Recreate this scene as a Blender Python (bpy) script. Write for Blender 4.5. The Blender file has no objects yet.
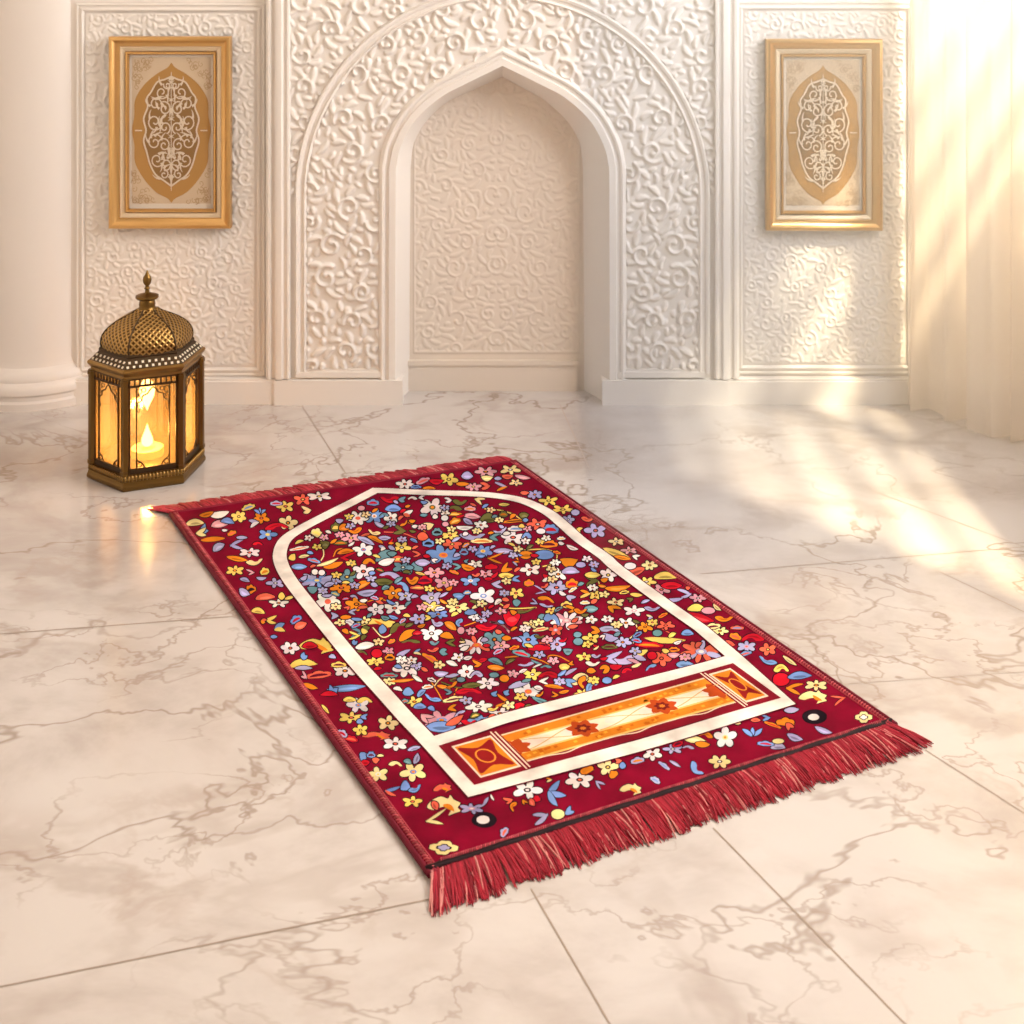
import bpy, math, random
import numpy as np
from mathutils import Vector

random.seed(11)
PI = math.pi
scene = bpy.context.scene
COL = scene.collection

# ------------------------------------------------------------------ camera
CAM_H, F_PX, HOR = 1.2, 1356.0, -60.0      # height, focal length in pixels, horizon row


def floor_pt(px, py):
    """floor position seen at a pixel of the photograph"""
    Y = CAM_H * F_PX / (py - HOR)
    return ((px - 512.0) * Y / F_PX, Y)


YW = 3.51                                    # distance of the carved back wall
PXM = F_PX / YW                              # pixels per metre there


def wx(px, Y=YW):
    return (px - 512.0) * Y / F_PX


def wz(py, Y=YW):
    return CAM_H - (py - HOR) * Y / F_PX


cam_d = bpy.data.cameras.new('camera')
cam = bpy.data.objects.new('camera', cam_d)
COL.objects.link(cam)
cam.location = (0, 0, CAM_H)
cam.rotation_euler = (PI / 2, 0, 0)
cam_d.sensor_width = 36.0
cam_d.lens = F_PX / 1024 * 36.0
cam_d.shift_y = -(512.0 - HOR) / 1024.0
cam_d.dof.use_dof = True
cam_d.dof.focus_distance = 2.5
cam_d.dof.aperture_fstop = 9.0
scene.camera = cam

# ------------------------------------------------------------------ materials


def principled(name, color, rough=0.5, metal=0.0, **kw):
    m = bpy.data.materials.new(name)
    m.use_nodes = True
    b = m.node_tree.nodes['Principled BSDF']
    b.inputs['Base Color'].default_value = (*color, 1)
    b.inputs['Roughness'].default_value = rough
    b.inputs['Metallic'].default_value = metal
    for k, v in kw.items():
        b.inputs[k.replace('_', ' ')].default_value = v
    return m


def nd(m, typ, loc=(0, 0), **kw):
    n = m.node_tree.nodes.new(typ)
    for k, v in kw.items():
        setattr(n, k, v)
    return n


def lk(m, a, b):
    m.node_tree.links.new(a, b)


def add_noise_bump(m, scale, strength, dist=0.002, detail=4.0):
    b = m.node_tree.nodes['Principled BSDF']
    tc = nd(m, 'ShaderNodeTexCoord')
    n = nd(m, 'ShaderNodeTexNoise')
    n.inputs['Scale'].default_value = scale
    n.inputs['Detail'].default_value = detail
    bp = nd(m, 'ShaderNodeBump')
    bp.inputs['Strength'].default_value = strength
    bp.inputs['Distance'].default_value = dist
    lk(m, tc.outputs['Object'], n.inputs['Vector'])
    lk(m, n.outputs['Fac'], bp.inputs['Height'])
    lk(m, bp.outputs['Normal'], b.inputs['Normal'])
    return n


def attr_color(m, name='tint'):
    b = m.node_tree.nodes['Principled BSDF']
    a = nd(m, 'ShaderNodeAttribute', attribute_name=name)
    lk(m, a.outputs['Color'], b.inputs['Base Color'])
    return a


M = {}
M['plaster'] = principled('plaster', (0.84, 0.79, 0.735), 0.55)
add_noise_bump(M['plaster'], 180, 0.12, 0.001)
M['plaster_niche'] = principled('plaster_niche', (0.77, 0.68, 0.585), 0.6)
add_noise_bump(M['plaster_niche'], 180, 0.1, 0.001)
M['plain_wall'] = principled('plain_wall', (0.82, 0.77, 0.72), 0.6)
add_noise_bump(M['plain_wall'], 120, 0.1, 0.001)
M['column'] = principled('column_stone', (0.74, 0.68, 0.63), 0.4)
add_noise_bump(M['column'], 30, 0.1, 0.001)
M['ceiling'] = principled('ceiling_paint', (0.82, 0.78, 0.74), 0.8)
M['gold'] = principled('gold_leaf', (0.72, 0.44, 0.17), 0.32, 0.9)
add_noise_bump(M['gold'], 150, 0.08, 0.001)
M['pale_gold'] = principled('pale_gold', (0.78, 0.62, 0.42), 0.45, 0.35)
M['mat'] = principled('mat_board', (0.76, 0.66, 0.55), 0.8)
M['art'] = principled('artwork_print', (0.7, 0.5, 0.3), 0.55)
attr_color(M['art'])
M['brass'] = principled('aged_brass', (0.18, 0.10, 0.027), 0.32, 0.92)
n_ = add_noise_bump(M['brass'], 90, 0.2, 0.001)
M['brass_light'] = principled('bright_brass', (0.31, 0.18, 0.055), 0.28, 0.92)
add_noise_bump(M['brass_light'], 120, 0.15, 0.001)
M['bronze'] = principled('dark_bronze', (0.07, 0.042, 0.02), 0.42, 0.8)
M['dome'] = principled('dome_openwork', (0.5, 0.3, 0.1), 0.32, 0.85)
attr_color(M['dome'])
M['stud'] = principled('pearl_inlay', (0.85, 0.75, 0.58), 0.3)
M['wax'] = principled('candle_wax', (0.9, 0.6, 0.25), 0.5)
M['wick'] = principled('wick', (0.03, 0.02, 0.015), 0.9)


def emission(name, color, strength):
    m = bpy.data.materials.new(name)
    m.use_nodes = True
    nt = m.node_tree
    nt.nodes.remove(nt.nodes['Principled BSDF'])
    e = nd(m, 'ShaderNodeEmission')
    e.inputs['Color'].default_value = (*color, 1)
    e.inputs['Strength'].default_value = strength
    lk(m, e.outputs[0], nt.nodes['Material Output'].inputs['Surface'])
    return m


M['flame'] = emission('candle_flame', (1.0, 0.76, 0.36), 12.0)
M['glow'] = emission('flame_reflection_glow', (1.0, 0.74, 0.34), 14.0)  # emission imitating the candle flame reflected in the lantern glass
M['wax'].node_tree.nodes['Principled BSDF'].inputs['Emission Color'].default_value = (1.0, 0.45, 0.08, 1)
M['wax'].node_tree.nodes['Principled BSDF'].inputs['Emission Strength'].default_value = 1.1  # emission stands in for flame light glowing through the wax


def mixed(name, parts):
    """add/mix of surface shaders: [(node type, colour, roughness, weight)]"""
    m = bpy.data.materials.new(name)
    m.use_nodes = True
    nt = m.node_tree
    nt.nodes.remove(nt.nodes['Principled BSDF'])
    prev, wsum = None, 0.0
    for typ, col, rough, w in parts:
        s = nd(m, typ)
        s.inputs['Color'].default_value = (*col, 1)
        if 'Roughness' in s.inputs and rough is not None:
            s.inputs['Roughness'].default_value = rough
        if prev is None:
            prev, wsum = s, w
        else:
            mx = nd(m, 'ShaderNodeMixShader')
            wsum += w
            mx.inputs[0].default_value = w / wsum
            lk(m, prev.outputs[0], mx.inputs[1])
            lk(m, s.outputs[0], mx.inputs[2])
            prev = mx
    lk(m, prev.outputs[0], nt.nodes['Material Output'].inputs['Surface'])
    return m


M['glass'] = mixed('amber_glass', [
    ('ShaderNodeBsdfTransparent', (1.0, 0.88, 0.68), None, 0.76),
    ('ShaderNodeBsdfTranslucent', (1.0, 0.76, 0.42), None, 0.16),
    ('ShaderNodeBsdfGlossy', (1, 0.95, 0.85), 0.1, 0.08)])
M['sheer'] = mixed('sheer_curtain', [
    ('ShaderNodeBsdfTransparent', (1.0, 0.97, 0.93), None, 0.36),
    ('ShaderNodeBsdfTranslucent', (0.95, 0.88, 0.80), None, 0.36),
    ('ShaderNodeBsdfDiffuse', (0.88, 0.80, 0.72), None, 0.28)])
M['window_paint'] = principled('window_paint', (0.85, 0.82, 0.78), 0.4)
M['pane'] = mixed('window_glass', [
    ('ShaderNodeBsdfTransparent', (0.98, 0.98, 0.97), None, 0.95),
    ('ShaderNodeBsdfGlossy', (1, 1, 1), 0.02, 0.05)])


def marble():
    m = bpy.data.materials.new('polished_marble')
    m.use_nodes = True
    b = m.node_tree.nodes['Principled BSDF']
    b.inputs['Roughness'].default_value = 0.13
    b.inputs['IOR'].default_value = 1.85
    tc = nd(m, 'ShaderNodeTexCoord')
    mp = nd(m, 'ShaderNodeMapping')
    mp.inputs['Rotation'].default_value = (0, 0, 0.5)
    mp.inputs['Scale'].default_value = (1.0, 1.35, 1.0)
    lk(m, tc.outputs['Object'], mp.inputs['Vector'])

    def warp(scale, amt, det=2.0):
        n = nd(m, 'ShaderNodeTexNoise')
        n.inputs['Scale'].default_value = scale
        n.inputs['Detail'].default_value = det
        n.inputs['Roughness'].default_value = 0.5
        lk(m, mp.outputs[0], n.inputs['Vector'])
        sub = nd(m, 'ShaderNodeVectorMath', operation='SUBTRACT')
        sub.inputs[1].default_value = (0.5, 0.5, 0.5)
        lk(m, n.outputs['Color'], sub.inputs[0])
        sc = nd(m, 'ShaderNodeVectorMath', operation='SCALE')
        sc.inputs['Scale'].default_value = amt
        lk(m, sub.outputs[0], sc.inputs[0])
        ad = nd(m, 'ShaderNodeVectorMath', operation='ADD')
        lk(m, mp.outputs[0], ad.inputs[0])
        lk(m, sc.outputs[0], ad.inputs[1])
        return ad.outputs[0]

    def vein(scale, detail, dist, width, mask_scale, lo, hi, seed):
        of = nd(m, 'ShaderNodeVectorMath', operation='ADD')
        of.inputs[1].default_value = (seed * 3.7, seed * 1.9, seed)
        lk(m, mp.outputs[0], of.inputs[0])
        n = nd(m, 'ShaderNodeTexNoise')
        n.inputs['Scale'].default_value = scale
        n.inputs['Detail'].default_value = detail
        n.inputs['Roughness'].default_value = 0.55
        n.inputs['Distortion'].default_value = dist
        lk(m, of.outputs[0], n.inputs['Vector'])
        sb = nd(m, 'ShaderNodeMath', operation='SUBTRACT')
        sb.inputs[1].default_value = 0.5
        lk(m, n.outputs['Fac'], sb.inputs[0])
        ab = nd(m, 'ShaderNodeMath', operation='ABSOLUTE')
        lk(m, sb.outputs[0], ab.inputs[0])
        r = nd(m, 'ShaderNodeMapRange')
        r.interpolation_type = 'SMOOTHSTEP'
        r.inputs['From Min'].default_value = 0.0
        r.inputs['From Max'].default_value = width
        r.inputs['To Min'].default_value = 1.0
        r.inputs['To Max'].default_value = 0.0
        lk(m, ab.outputs[0], r.inputs['Value'])
        mk = nd(m, 'ShaderNodeTexNoise')
        mk.inputs['Scale'].default_value = mask_scale
        mk.inputs['Detail'].default_value = 3
        lk(m, of.outputs[0], mk.inputs['Vector'])
        mr = nd(m, 'ShaderNodeMapRange')
        mr.interpolation_type = 'SMOOTHSTEP'
        mr.inputs['From Min'].default_value = lo
        mr.inputs['From Max'].default_value = hi
        lk(m, mk.outputs['Fac'], mr.inputs['Value'])
        mu = nd(m, 'ShaderNodeMath', operation='MULTIPLY')
        lk(m, r.outputs[0], mu.inputs[0])
        lk(m, mr.outputs[0], mu.inputs[1])
        return mu.outputs[0]

    def mixc(fac, a, bcol, amount):
        mu = nd(m, 'ShaderNodeMath', operation='MULTIPLY')
        mu.inputs[1].default_value = amount
        lk(m, fac, mu.inputs[0])
        mx = nd(m, 'ShaderNodeMix', data_type='RGBA')
        lk(m, mu.outputs[0], mx.inputs['Factor'])
        if isinstance(a, tuple):
            mx.inputs['A'].default_value = (*a, 1)
        else:
            lk(m, a, mx.inputs['A'])
        mx.inputs['B'].default_value = (*bcol, 1)
        return mx.outputs['Result']

    cl = nd(m, 'ShaderNodeTexNoise')
    cl.inputs['Scale'].default_value = 2.2
    cl.inputs['Detail'].default_value = 6
    cl.inputs['Roughness'].default_value = 0.62
    lk(m, warp(1.5, 0.5), cl.inputs['Vector'])
    cr = nd(m, 'ShaderNodeMapRange')
    cr.interpolation_type = 'SMOOTHSTEP'
    cr.inputs['From Min'].default_value = 0.42
    cr.inputs['From Max'].default_value = 0.72
    lk(m, cl.outputs['Fac'], cr.inputs['Value'])
    c = mixc(cr.outputs[0], (0.605, 0.562, 0.54), (0.395, 0.335, 0.305), 0.85)
    c = mixc(vein(1.9, 5, 0.3, 0.05, 2.0, 0.40, 0.62, 1), c, (0.36, 0.285, 0.24), 0.45)
    c = mixc(vein(2.1, 5, 0.35, 0.011, 1.8, 0.38, 0.56, 2), c, (0.27, 0.195, 0.145), 0.66)
    c = mixc(vein(4.0, 5, 0.3, 0.014, 2.5, 0.42, 0.60, 5), c, (0.325, 0.245, 0.195), 0.58)
    c = mixc(vein(4.6, 5, 0.3, 0.050, 2.2, 0.48, 0.66, 8), c, (0.42, 0.33, 0.28), 0.40)
    lk(m, c, b.inputs['Base Color'])
    return m


M['marble'] = marble()
M['grout'] = principled('tile_joint', (0.34, 0.27, 0.22), 0.5)
M['pile'] = principled('rug_pile', (0.2, 0.01, 0.03), 0.85)
attr_color(M['pile'])
M['pile'].node_tree.nodes['Principled BSDF'].inputs['Sheen Weight'].default_value = 0.0
M['pile'].node_tree.nodes['Principled BSDF'].inputs['Sheen Roughness'].default_value = 0.4
M['pile'].node_tree.nodes['Principled BSDF'].inputs['Specular IOR Level'].default_value = 0.06
add_noise_bump(M['pile'], 900, 0.35, 0.001, 2)


def nap(m):
    b = m.node_tree.nodes['Principled BSDF']
    src = b.inputs['Base Color'].links[0].from_socket
    tc = nd(m, 'ShaderNodeTexCoord')
    n = nd(m, 'ShaderNodeTexNoise')
    n.inputs['Scale'].default_value = 16
    n.inputs['Detail'].default_value = 5
    r = nd(m, 'ShaderNodeMapRange')
    r.inputs['From Min'].default_value = 0.3
    r.inputs['From Max'].default_value = 0.7
    r.inputs['To Min'].default_value = 0.66
    r.inputs['To Max'].default_value = 1.22
    v = nd(m, 'ShaderNodeVectorMath', operation='SCALE')
    lk(m, tc.outputs['Object'], n.inputs['Vector'])
    lk(m, n.outputs['Fac'], r.inputs['Value'])
    lk(m, src, v.inputs[0])
    lk(m, r.outputs[0], v.inputs['Scale'])
    lk(m, v.outputs[0], b.inputs['Base Color'])


nap(M['pile'])
M['thread'] = principled('fringe_thread', (0.5, 0.05, 0.08), 0.6, 0.0, Specular_IOR_Level=0.18)
attr_color(M['thread'])

# ------------------------------------------------------------------ mesh helpers


class MB:
    def __init__(s):
        s.v, s.f, s.m, s.c = [], [], [], []

    def face(s, pts, mi=0, col=None):
        b = len(s.v)
        s.v.extend(pts)
        s.f.append(tuple(range(b, b + len(pts))))
        s.m.append(mi)
        s.c.append(col)

    def raw(s, verts, faces, mi=0, col=None):
        b = len(s.v)
        s.v.extend(verts)
        for f in faces:
            s.f.append(tuple(i + b for i in f))
            s.m.append(mi)
            s.c.append(col)

    def box(s, x0, x1, y0, y1, z0, z1, mi=0, col=None):
        v = [(x, y, z) for z in (z0, z1) for y in (y0, y1) for x in (x0, x1)]
        s.raw(v, [(0, 2, 3, 1), (4, 5, 7, 6), (0, 1, 5, 4), (2, 6, 7, 3), (0, 4, 6, 2), (1, 3, 7, 5)], mi, col)

    def tube(s, pts, rad, n=6, mi=0, col=None, cap=True):
        pts = [Vector(p) for p in pts]
        k = len(pts)
        rads = rad if hasattr(rad, '__len__') else [rad] * k
        rings, ref = [], None
        for i, p in enumerate(pts):
            t = (pts[min(i + 1, k - 1)] - pts[max(i - 1, 0)])
            t = t.normalized() if t.length > 1e-9 else Vector((0, 0, 1))
            if ref is None:
                ref = Vector((0, 0, 1)) if abs(t.z) < 0.9 else Vector((1, 0, 0))
            u = (ref - t * ref.dot(t))
            u = u.normalized() if u.length > 1e-6 else t.orthogonal().normalized()
            ref = u
            w = t.cross(u)
            rings.append([tuple(p + (u * math.cos(2 * PI * a / n) + w * math.sin(2 * PI * a / n)) * rads[i]) for a in range(n)])
        v = [q for r in rings for q in r]
        f = []
        for i in range(k - 1):
            for a in range(n):
                b = (a + 1) % n
                f.append((i * n + a, i * n + b, (i + 1) * n + b, (i + 1) * n + a))
        if cap:
            f.append(tuple(reversed(range(n))))
            f.append(tuple((k - 1) * n + a for a in range(n)))
        s.raw(v, f, mi, col)

    def lathe(s, prof, n=32, cx=0, cy=0, mi=0, phase=0.0, a0=0.0, a1=2 * PI):
        full = abs(a1 - a0 - 2 * PI) < 1e-6
        cols = n if full else n + 1
        v = []
        for r, z in prof:
            for a in range(cols):
                t = a0 + (a1 - a0) * a / n + phase
                v.append((cx + r * math.cos(t), cy + r * math.sin(t), z))
        f = []
        for i in range(len(prof) - 1):
            for a in range(n):
                b = (a + 1) % cols if full else a + 1
                f.append((i * cols + a, i * cols + b, (i + 1) * cols + b, (i + 1) * cols + a))
        s.raw(v, f, mi)
        if full:
            s.f.append(tuple(len(s.v) - len(v) + a for a in reversed(range(cols)))); s.m.append(mi); s.c.append(None)
            s.f.append(tuple(len(s.v) - cols + a for a in range(cols))); s.m.append(mi); s.c.append(None)

    def build(s, name, mats, parent=None, smooth=False, loc=None, angle=None):
        me = bpy.data.meshes.new(name)
        me.from_pydata(s.v, [], s.f)
        mats = mats if isinstance(mats, (list, tuple)) else [mats]
        for m in mats:
            me.materials.append(m)
        if any(s.m):
            me.polygons.foreach_set('material_index', s.m)
        if any(c is not None for c in s.c):
            at = me.color_attributes.new('tint', 'FLOAT_COLOR', 'CORNER')
            arr = []
            for f, c in zip(s.f, s.c):
                c = c or (0.2, 0.01, 0.03)
                arr.extend([c[0], c[1], c[2], 1.0] * len(f))
            at.data.foreach_set('color', arr)
        if smooth:
            me.polygons.foreach_set('use_smooth', [True] * len(s.f))
        me.update()
        if smooth and angle:
            me.set_sharp_from_angle(angle=angle)
        o = bpy.data.objects.new(name, me)
        COL.objects.link(o)
        if parent is not None:
            o.parent = parent
        if loc is not None:
            o.location = loc
        return o


def empty(name, loc, rz=0.0):
    o = bpy.data.objects.new(name, None)
    COL.objects.link(o)
    o.location = loc
    o.rotation_euler = (0, 0, rz)
    o.empty_display_size = 0.05
    return o


def tag(o, label=None, cat=None, group=None, kind=None):
    if label: o['label'] = label
    if cat: o['category'] = cat
    if group: o['group'] = group
    if kind: o['kind'] = kind
    return o


def lerp(a, b, t):
    return a + (b - a) * t


def smooth_path(pts, n=8, closed=False):
    """Catmull-Rom through 2D points"""
    P = [np.array(p, float) for p in pts]
    out = []
    k = len(P)
    rng = range(k if closed else k - 1)
    for i in rng:
        p0 = P[(i - 1) % k] if (closed or i > 0) else P[0] * 2 - P[1]
        p1, p2 = P[i], P[(i + 1) % k]
        p3 = P[(i + 2) % k] if (closed or i + 2 < k) else P[-1] * 2 - P[-2]
        for j in range(n):
            t = j / n
            out.append(0.5 * (2 * p1 + (p2 - p0) * t + (2 * p0 - 5 * p1 + 4 * p2 - p3) * t * t + (3 * p1 - p0 - 3 * p2 + p3) * t ** 3))
    if not closed:
        out.append(P[-1])
    return [tuple(p) for p in out]


def offset_normals(path, closed):
    k = len(path)
    res = []
    for i in range(k):
        p = np.array(path[i])
        a = np.array(path[(i - 1) % k]) if (closed or i > 0) else None
        b = np.array(path[(i + 1) % k]) if (closed or i < k - 1) else None
        d1 = (p - a) / np.linalg.norm(p - a) if a is not None else None
        d2 = (b - p) / np.linalg.norm(b - p) if b is not None else None
        if d1 is None: d1 = d2
        if d2 is None: d2 = d1
        n1, n2 = np.array((-d1[1], d1[0])), np.array((-d2[1], d2[0]))
        n = n1 + n2
        n = n / np.linalg.norm(n)
        res.append(n / max(0.35, n.dot(n1)))
    return res


def sweep(mb, path, prof, Y, closed=False, mi=0):
    """moulding on the wall: path of (x,z), profile of (offset, height towards the room)"""
    N = offset_normals(path, closed)
    k, q = len(path), len(prof)
    v = [(p[0] + n[0] * o, Y - d, p[1] + n[1] * o) for p, n in zip(path, N) for o, d in prof]
    f = []
    for i in range(k if closed else k - 1):
        j = (i + 1) % k
        for a in range(q - 1):
            f.append((i * q + a, j * q + a, j * q + a + 1, i * q + a + 1))
    if not closed:
        f.append(tuple(range(q)))
        f.append(tuple((k - 1) * q + a for a in reversed(range(q))))
    mb.raw(v, f, mi)


# ------------------------------------------------------------------ carved relief (arabesque height fields)


class Relief:
    def __init__(s, w, h):
        s.H = np.zeros((h, w))
        s.w, s.h = w, h

    def stamp(s, x, y, r, hgt):
        x0, x1 = int(max(0, x - r - 1)), int(min(s.w, x + r + 2))
        y0, y1 = int(max(0, y - r - 1)), int(min(s.h, y + r + 2))
        if x0 >= x1 or y0 >= y1:
            return
        yy, xx = np.mgrid[y0:y1, x0:x1]
        d2 = ((xx - x) ** 2 + (yy - y) ** 2) / (r * r)
        p = hgt * np.minimum(1.0, 1.35 * np.sqrt(np.clip(1.0 - d2, 0, 1)))
        s.H[y0:y1, x0:x1] = np.maximum(s.H[y0:y1, x0:x1], p)

    def stroke(s, pts, r0, r1, h0=1.0, h1=0.8):
        pts = np.array(pts, float)
        seg = np.linalg.norm(np.diff(pts, axis=0), axis=1)
        L = seg.sum()
        n = max(2, int(L / 0.8))
        cum = np.concatenate([[0], np.cumsum(seg)])
        for i in range(n + 1):
            t = i / n
            x = np.interp(t * L, cum, pts[:, 0])
            y = np.interp(t * L, cum, pts[:, 1])
            r = r0(t) if callable(r0) else lerp(r0, r1, t)
            s.stamp(x, y, max(0.6, r), lerp(h0, h1, t))

    def spiral(s, cx, cy, R, a0, sgn, turns, r, hgt=1.0):
        pts = []
        for i in range(40):
            t = i / 39
            a = a0 + sgn * turns * 2 * PI * t
            rr = R * (1 - 0.74 * t)
            pts.append((cx + rr * math.cos(a), cy + rr * math.sin(a)))
        s.stroke(pts, r, r * 0.7, hgt, hgt)
        s.stamp(pts[-1][0], pts[-1][1], r * 1.35, hgt * 1.15)
        return pts

    def leaf(s, x, y, a, L, r, bend=0.0, hgt=0.9):
        pts = []
        for i in range(9):
            t = i / 8
            b = a + bend * t
            pts.append((x, y))
            x += L / 8 * math.cos(b)
            y += L / 8 * math.sin(b)
        s.stroke(pts, lambda t: r * (0.45 + 1.3 * t) * (1 - t ** 3) + 0.5, None, hgt, hgt * 0.7)


def arabesque(w, h, inside, seed, pitch, r, mirror=None):
    rng = random.Random(seed)
    R = Relief(w, h)
    cen = []
    lim = mirror if mirror is not None else w
    for _ in range(6000):
        x, y = rng.uniform(0, lim), rng.uniform(0, h)
        if not inside(x, y):
            continue
        if all((x - a) ** 2 + (y - b) ** 2 > pitch ** 2 for a, b in cen):
            cen.append((x, y))
    shapes = []
    for i, (x, y) in enumerate(cen):
        sg = rng.choice((-1, 1))
        a0 = rng.uniform(0, 2 * PI)
        Rr = pitch * rng.uniform(0.30, 0.42)
        shapes.append(('s', x, y, Rr, a0, sg, rng.uniform(0.75, 1.25), r * rng.uniform(0.8, 1.1)))
        for k in range(rng.randint(5, 7)):
            a = a0 + sg * k * 0.95 + rng.uniform(-.2, .2)
            shapes.append(('l', x + Rr * math.cos(a), y + Rr * math.sin(a), a + sg * 0.7, pitch * rng.uniform(.34, .56), r * 1.2, sg * rng.uniform(.3, 1.3)))
        near = [] if True else sorted(cen, key=lambda c: (c[0] - x) ** 2 + (c[1] - y) ** 2)[1:3]
        for (bx, by) in near:
            mx, my = (x + bx) / 2 + rng.uniform(-.25, .25) * pitch, (y + by) / 2 + rng.uniform(-.25, .25) * pitch
            shapes.append(('c', x, y, mx, my, bx, by, r * 0.75))

    def fx(x, flip):
        return 2 * mirror - x if flip else x

    def free(x, y, a, L, rr, b, t0):
        for t in np.linspace(t0, 1.12, 6):
            px = x + L * t * math.cos(a + b * t / 2)
            py = y + L * t * math.sin(a + b * t / 2)
            mrg = rr * (1.25 if t < .85 else .9) + .5
            for dx, dy in ((0, 0), (mrg, 0), (-mrg, 0), (0, mrg), (0, -mrg)):
                i, j = int(px + dx), int(py + dy)
                if 0 <= i < w and 0 <= j < h and R.H[j, i] > .12:
                    return False
            if mirror is not None and abs(px - mirror) < mrg * .6:
                return False
        return True

    def draw(sh, flip):
        if sh[0] == 's':
            _, x, y, Rr, a0, sg, tn, rr = sh
            R.spiral(fx(x, flip), y, Rr, PI - a0 if flip else a0, -sg if flip else sg, tn, rr)
        else:
            _, x, y, a, L, rr, b = sh
            R.leaf(fx(x, flip), y, PI - a if flip else a, L, rr, -b if flip else b)

    def both(sh):
        draw(sh, False)
        if mirror is not None:
            draw(sh, True)
    for sh in shapes:
        if sh[0] == 's':
            both(sh)
    for sh in shapes:
        if sh[0] == 'l':
            for L in (1.0, .72, .5):
                q = (sh[0], sh[1], sh[2], sh[3], sh[4] * L, sh[5], sh[6])
                if free(q[1], q[2], q[3], q[4], q[5], q[6], (r * 2.4) / q[4]):
                    both(q)
                    break
    # free leaves and buds in what is still empty
    for _ in range(int(w * h / (pitch * pitch) * 90)):
        x, y = rng.uniform(2, lim - 2), rng.uniform(2, h - 2)
        if not inside(x, y) or R.H[int(y), min(w - 1, int(x))] > .05:
            continue
        a, b = rng.uniform(0, 2 * PI), rng.uniform(-1.5, 1.5)
        for L in (.52, .38, .26, .17):
            if free(x, y, a, pitch * L, r, b, -.1):
                both(('l', x, y, a, pitch * L, r * rng.uniform(.85, 1.1), b))
                break
    # soften
    H = R.H
    H[1:-1, 1:-1] = (H[1:-1, 1:-1] * 4 + H[:-2, 1:-1] + H[2:, 1:-1] + H[1:-1, :-2] + H[1:-1, 2:]) / 8
    return H


def relief_mesh(name, H, x0, z0, step, Y, amp, mat, parent, keep=None):
    """H[row, col] -> wall mesh; column i at x0+i*step, row j at z0-j*step, raised towards the room"""
    h, w = H.shape
    X = x0 + np.arange(w) * step
    Z = z0 - np.arange(h) * step
    v = np.empty((h, w, 3))
    v[..., 0] = X[None, :]
    v[..., 1] = Y - H * amp
    v[..., 2] = Z[:, None]
    idx = np.arange(h * w).reshape(h, w)
    q = np.stack([idx[:-1, :-1], idx[1:, :-1], idx[1:, 1:], idx[:-1, 1:]], -1)
    if keep is not None:
        q = q[keep[:-1, :-1]]
    q = q.reshape(-1, 4)
    me = bpy.data.meshes.new(name)
    me.vertices.add(h * w)
    me.vertices.foreach_set('co', v.astype(np.float32).ravel())
    n = len(q)
    me.loops.add(n * 4)
    me.loops.foreach_set('vertex_index', q.astype(np.int32).ravel())
    me.polygons.add(n)
    me.polygons.foreach_set('loop_start', np.arange(0, n * 4, 4, dtype=np.int32))
    me.polygons.foreach_set('use_smooth', np.ones(n, dtype=bool))
    me.materials.append(mat)
    me.update(calc_edges=True)
    me.validate()
    o = bpy.data.objects.new(name, me)
    COL.objects.link(o)
    o.parent = parent
    return o


# ------------------------------------------------------------------ THE SETTING
XL, XR = -1.95, 1.62        # side walls
YF = -2.4                   # where the room opens to its front
ZC = 2.8

# floor, with the tile joints inlaid
mb = MB()
mb.face([(XL - .1, YF, 0), (XR + .1, YF, 0), (XR + .1, 4.0, 0), (XL - .1, 4.0, 0)])


def joint(p, q, ext=0.0, w=0.0026):
    a, b = np.array(floor_pt(*p)), np.array(floor_pt(*q))
    d = (b - a) / np.linalg.norm(b - a)
    b = b + d * ext
    n = np.array((-d[1], d[0])) * w / 2
    z = 0.0004
    mb.face([(*(a - n), z), (*(b - n), z), (*(b + n), z), (*(a + n), z)], 1)


joint((240, 616), (0, 634), 1.2)
joint((432, 899), (0, 987), 1.2)
joint((531, 889), (609, 1023), 1.3)
joint((713, 828), (903, 1022), 1.3)
joint((925, 750), (1030, 817), 1.0)
joint((862, 487), (1024, 547), 0.9)
joint((700, 574), (1024, 547), 0.7)
joint((302, 406), (346, 474))
joint((560, 405), (590, 470))
joint((940, 572), (1024, 612), 0.7)
joint((760, 690), (1024, 672), 0.7, 0.0012)
floor = mb.build('floor', [M['marble'], M['grout']])
tag(floor, kind='structure')

mb = MB()
mb.box(XL - .1, XR + .1, YF, 4.0, ZC, ZC + .08)
tag(mb.build('ceiling', M['ceiling']), kind='structure')
mb = MB()
mb.box(XL - .1, XL, YF, 3.75, 0, ZC)
tag(mb.build('wall_left', M['plain_wall']), kind='structure')

# right wall with the big window
WY0, WY1, WZ0, WZ1 = 1.62, 3.30, 1.16, 2.32
mb = MB()
mb.box(XR, XR + .14, YF, WY0, 0, ZC)
mb.box(XR, XR + .14, WY1, 3.75, 0, ZC)
mb.box(XR, XR + .14, WY0, WY1, 0, WZ0)
mb.box(XR, XR + .14, WY0, WY1, WZ1, ZC)
tag(mb.build('wall_right', M['plain_wall']), kind='structure')
mb = MB()
t = 0.05
mb.box(XR + .03, XR + .10, WY0, WY1, WZ0, WZ0 + t)
mb.box(XR + .03, XR + .10, WY0, WY1, WZ1 - t, WZ1)
for y in (WY0, WY1 - t):
    mb.box(XR + .03, XR + .10, y, y + t, WZ0 + t, WZ1 - t)
NV, NH = 2, 5
for i in range(1, NV):
    y = lerp(WY0, WY1, i / NV)
    mb.box(XR + .045, XR + .085, y - .03, y + .03, WZ0 + t, WZ1 - t)
for j in range(1, NH):
    z = lerp(WZ0, WZ1, j / NH)
    mb.box(XR + .047, XR + .083, WY0 + t, WY1 - t, z - .025, z + .025)
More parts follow.
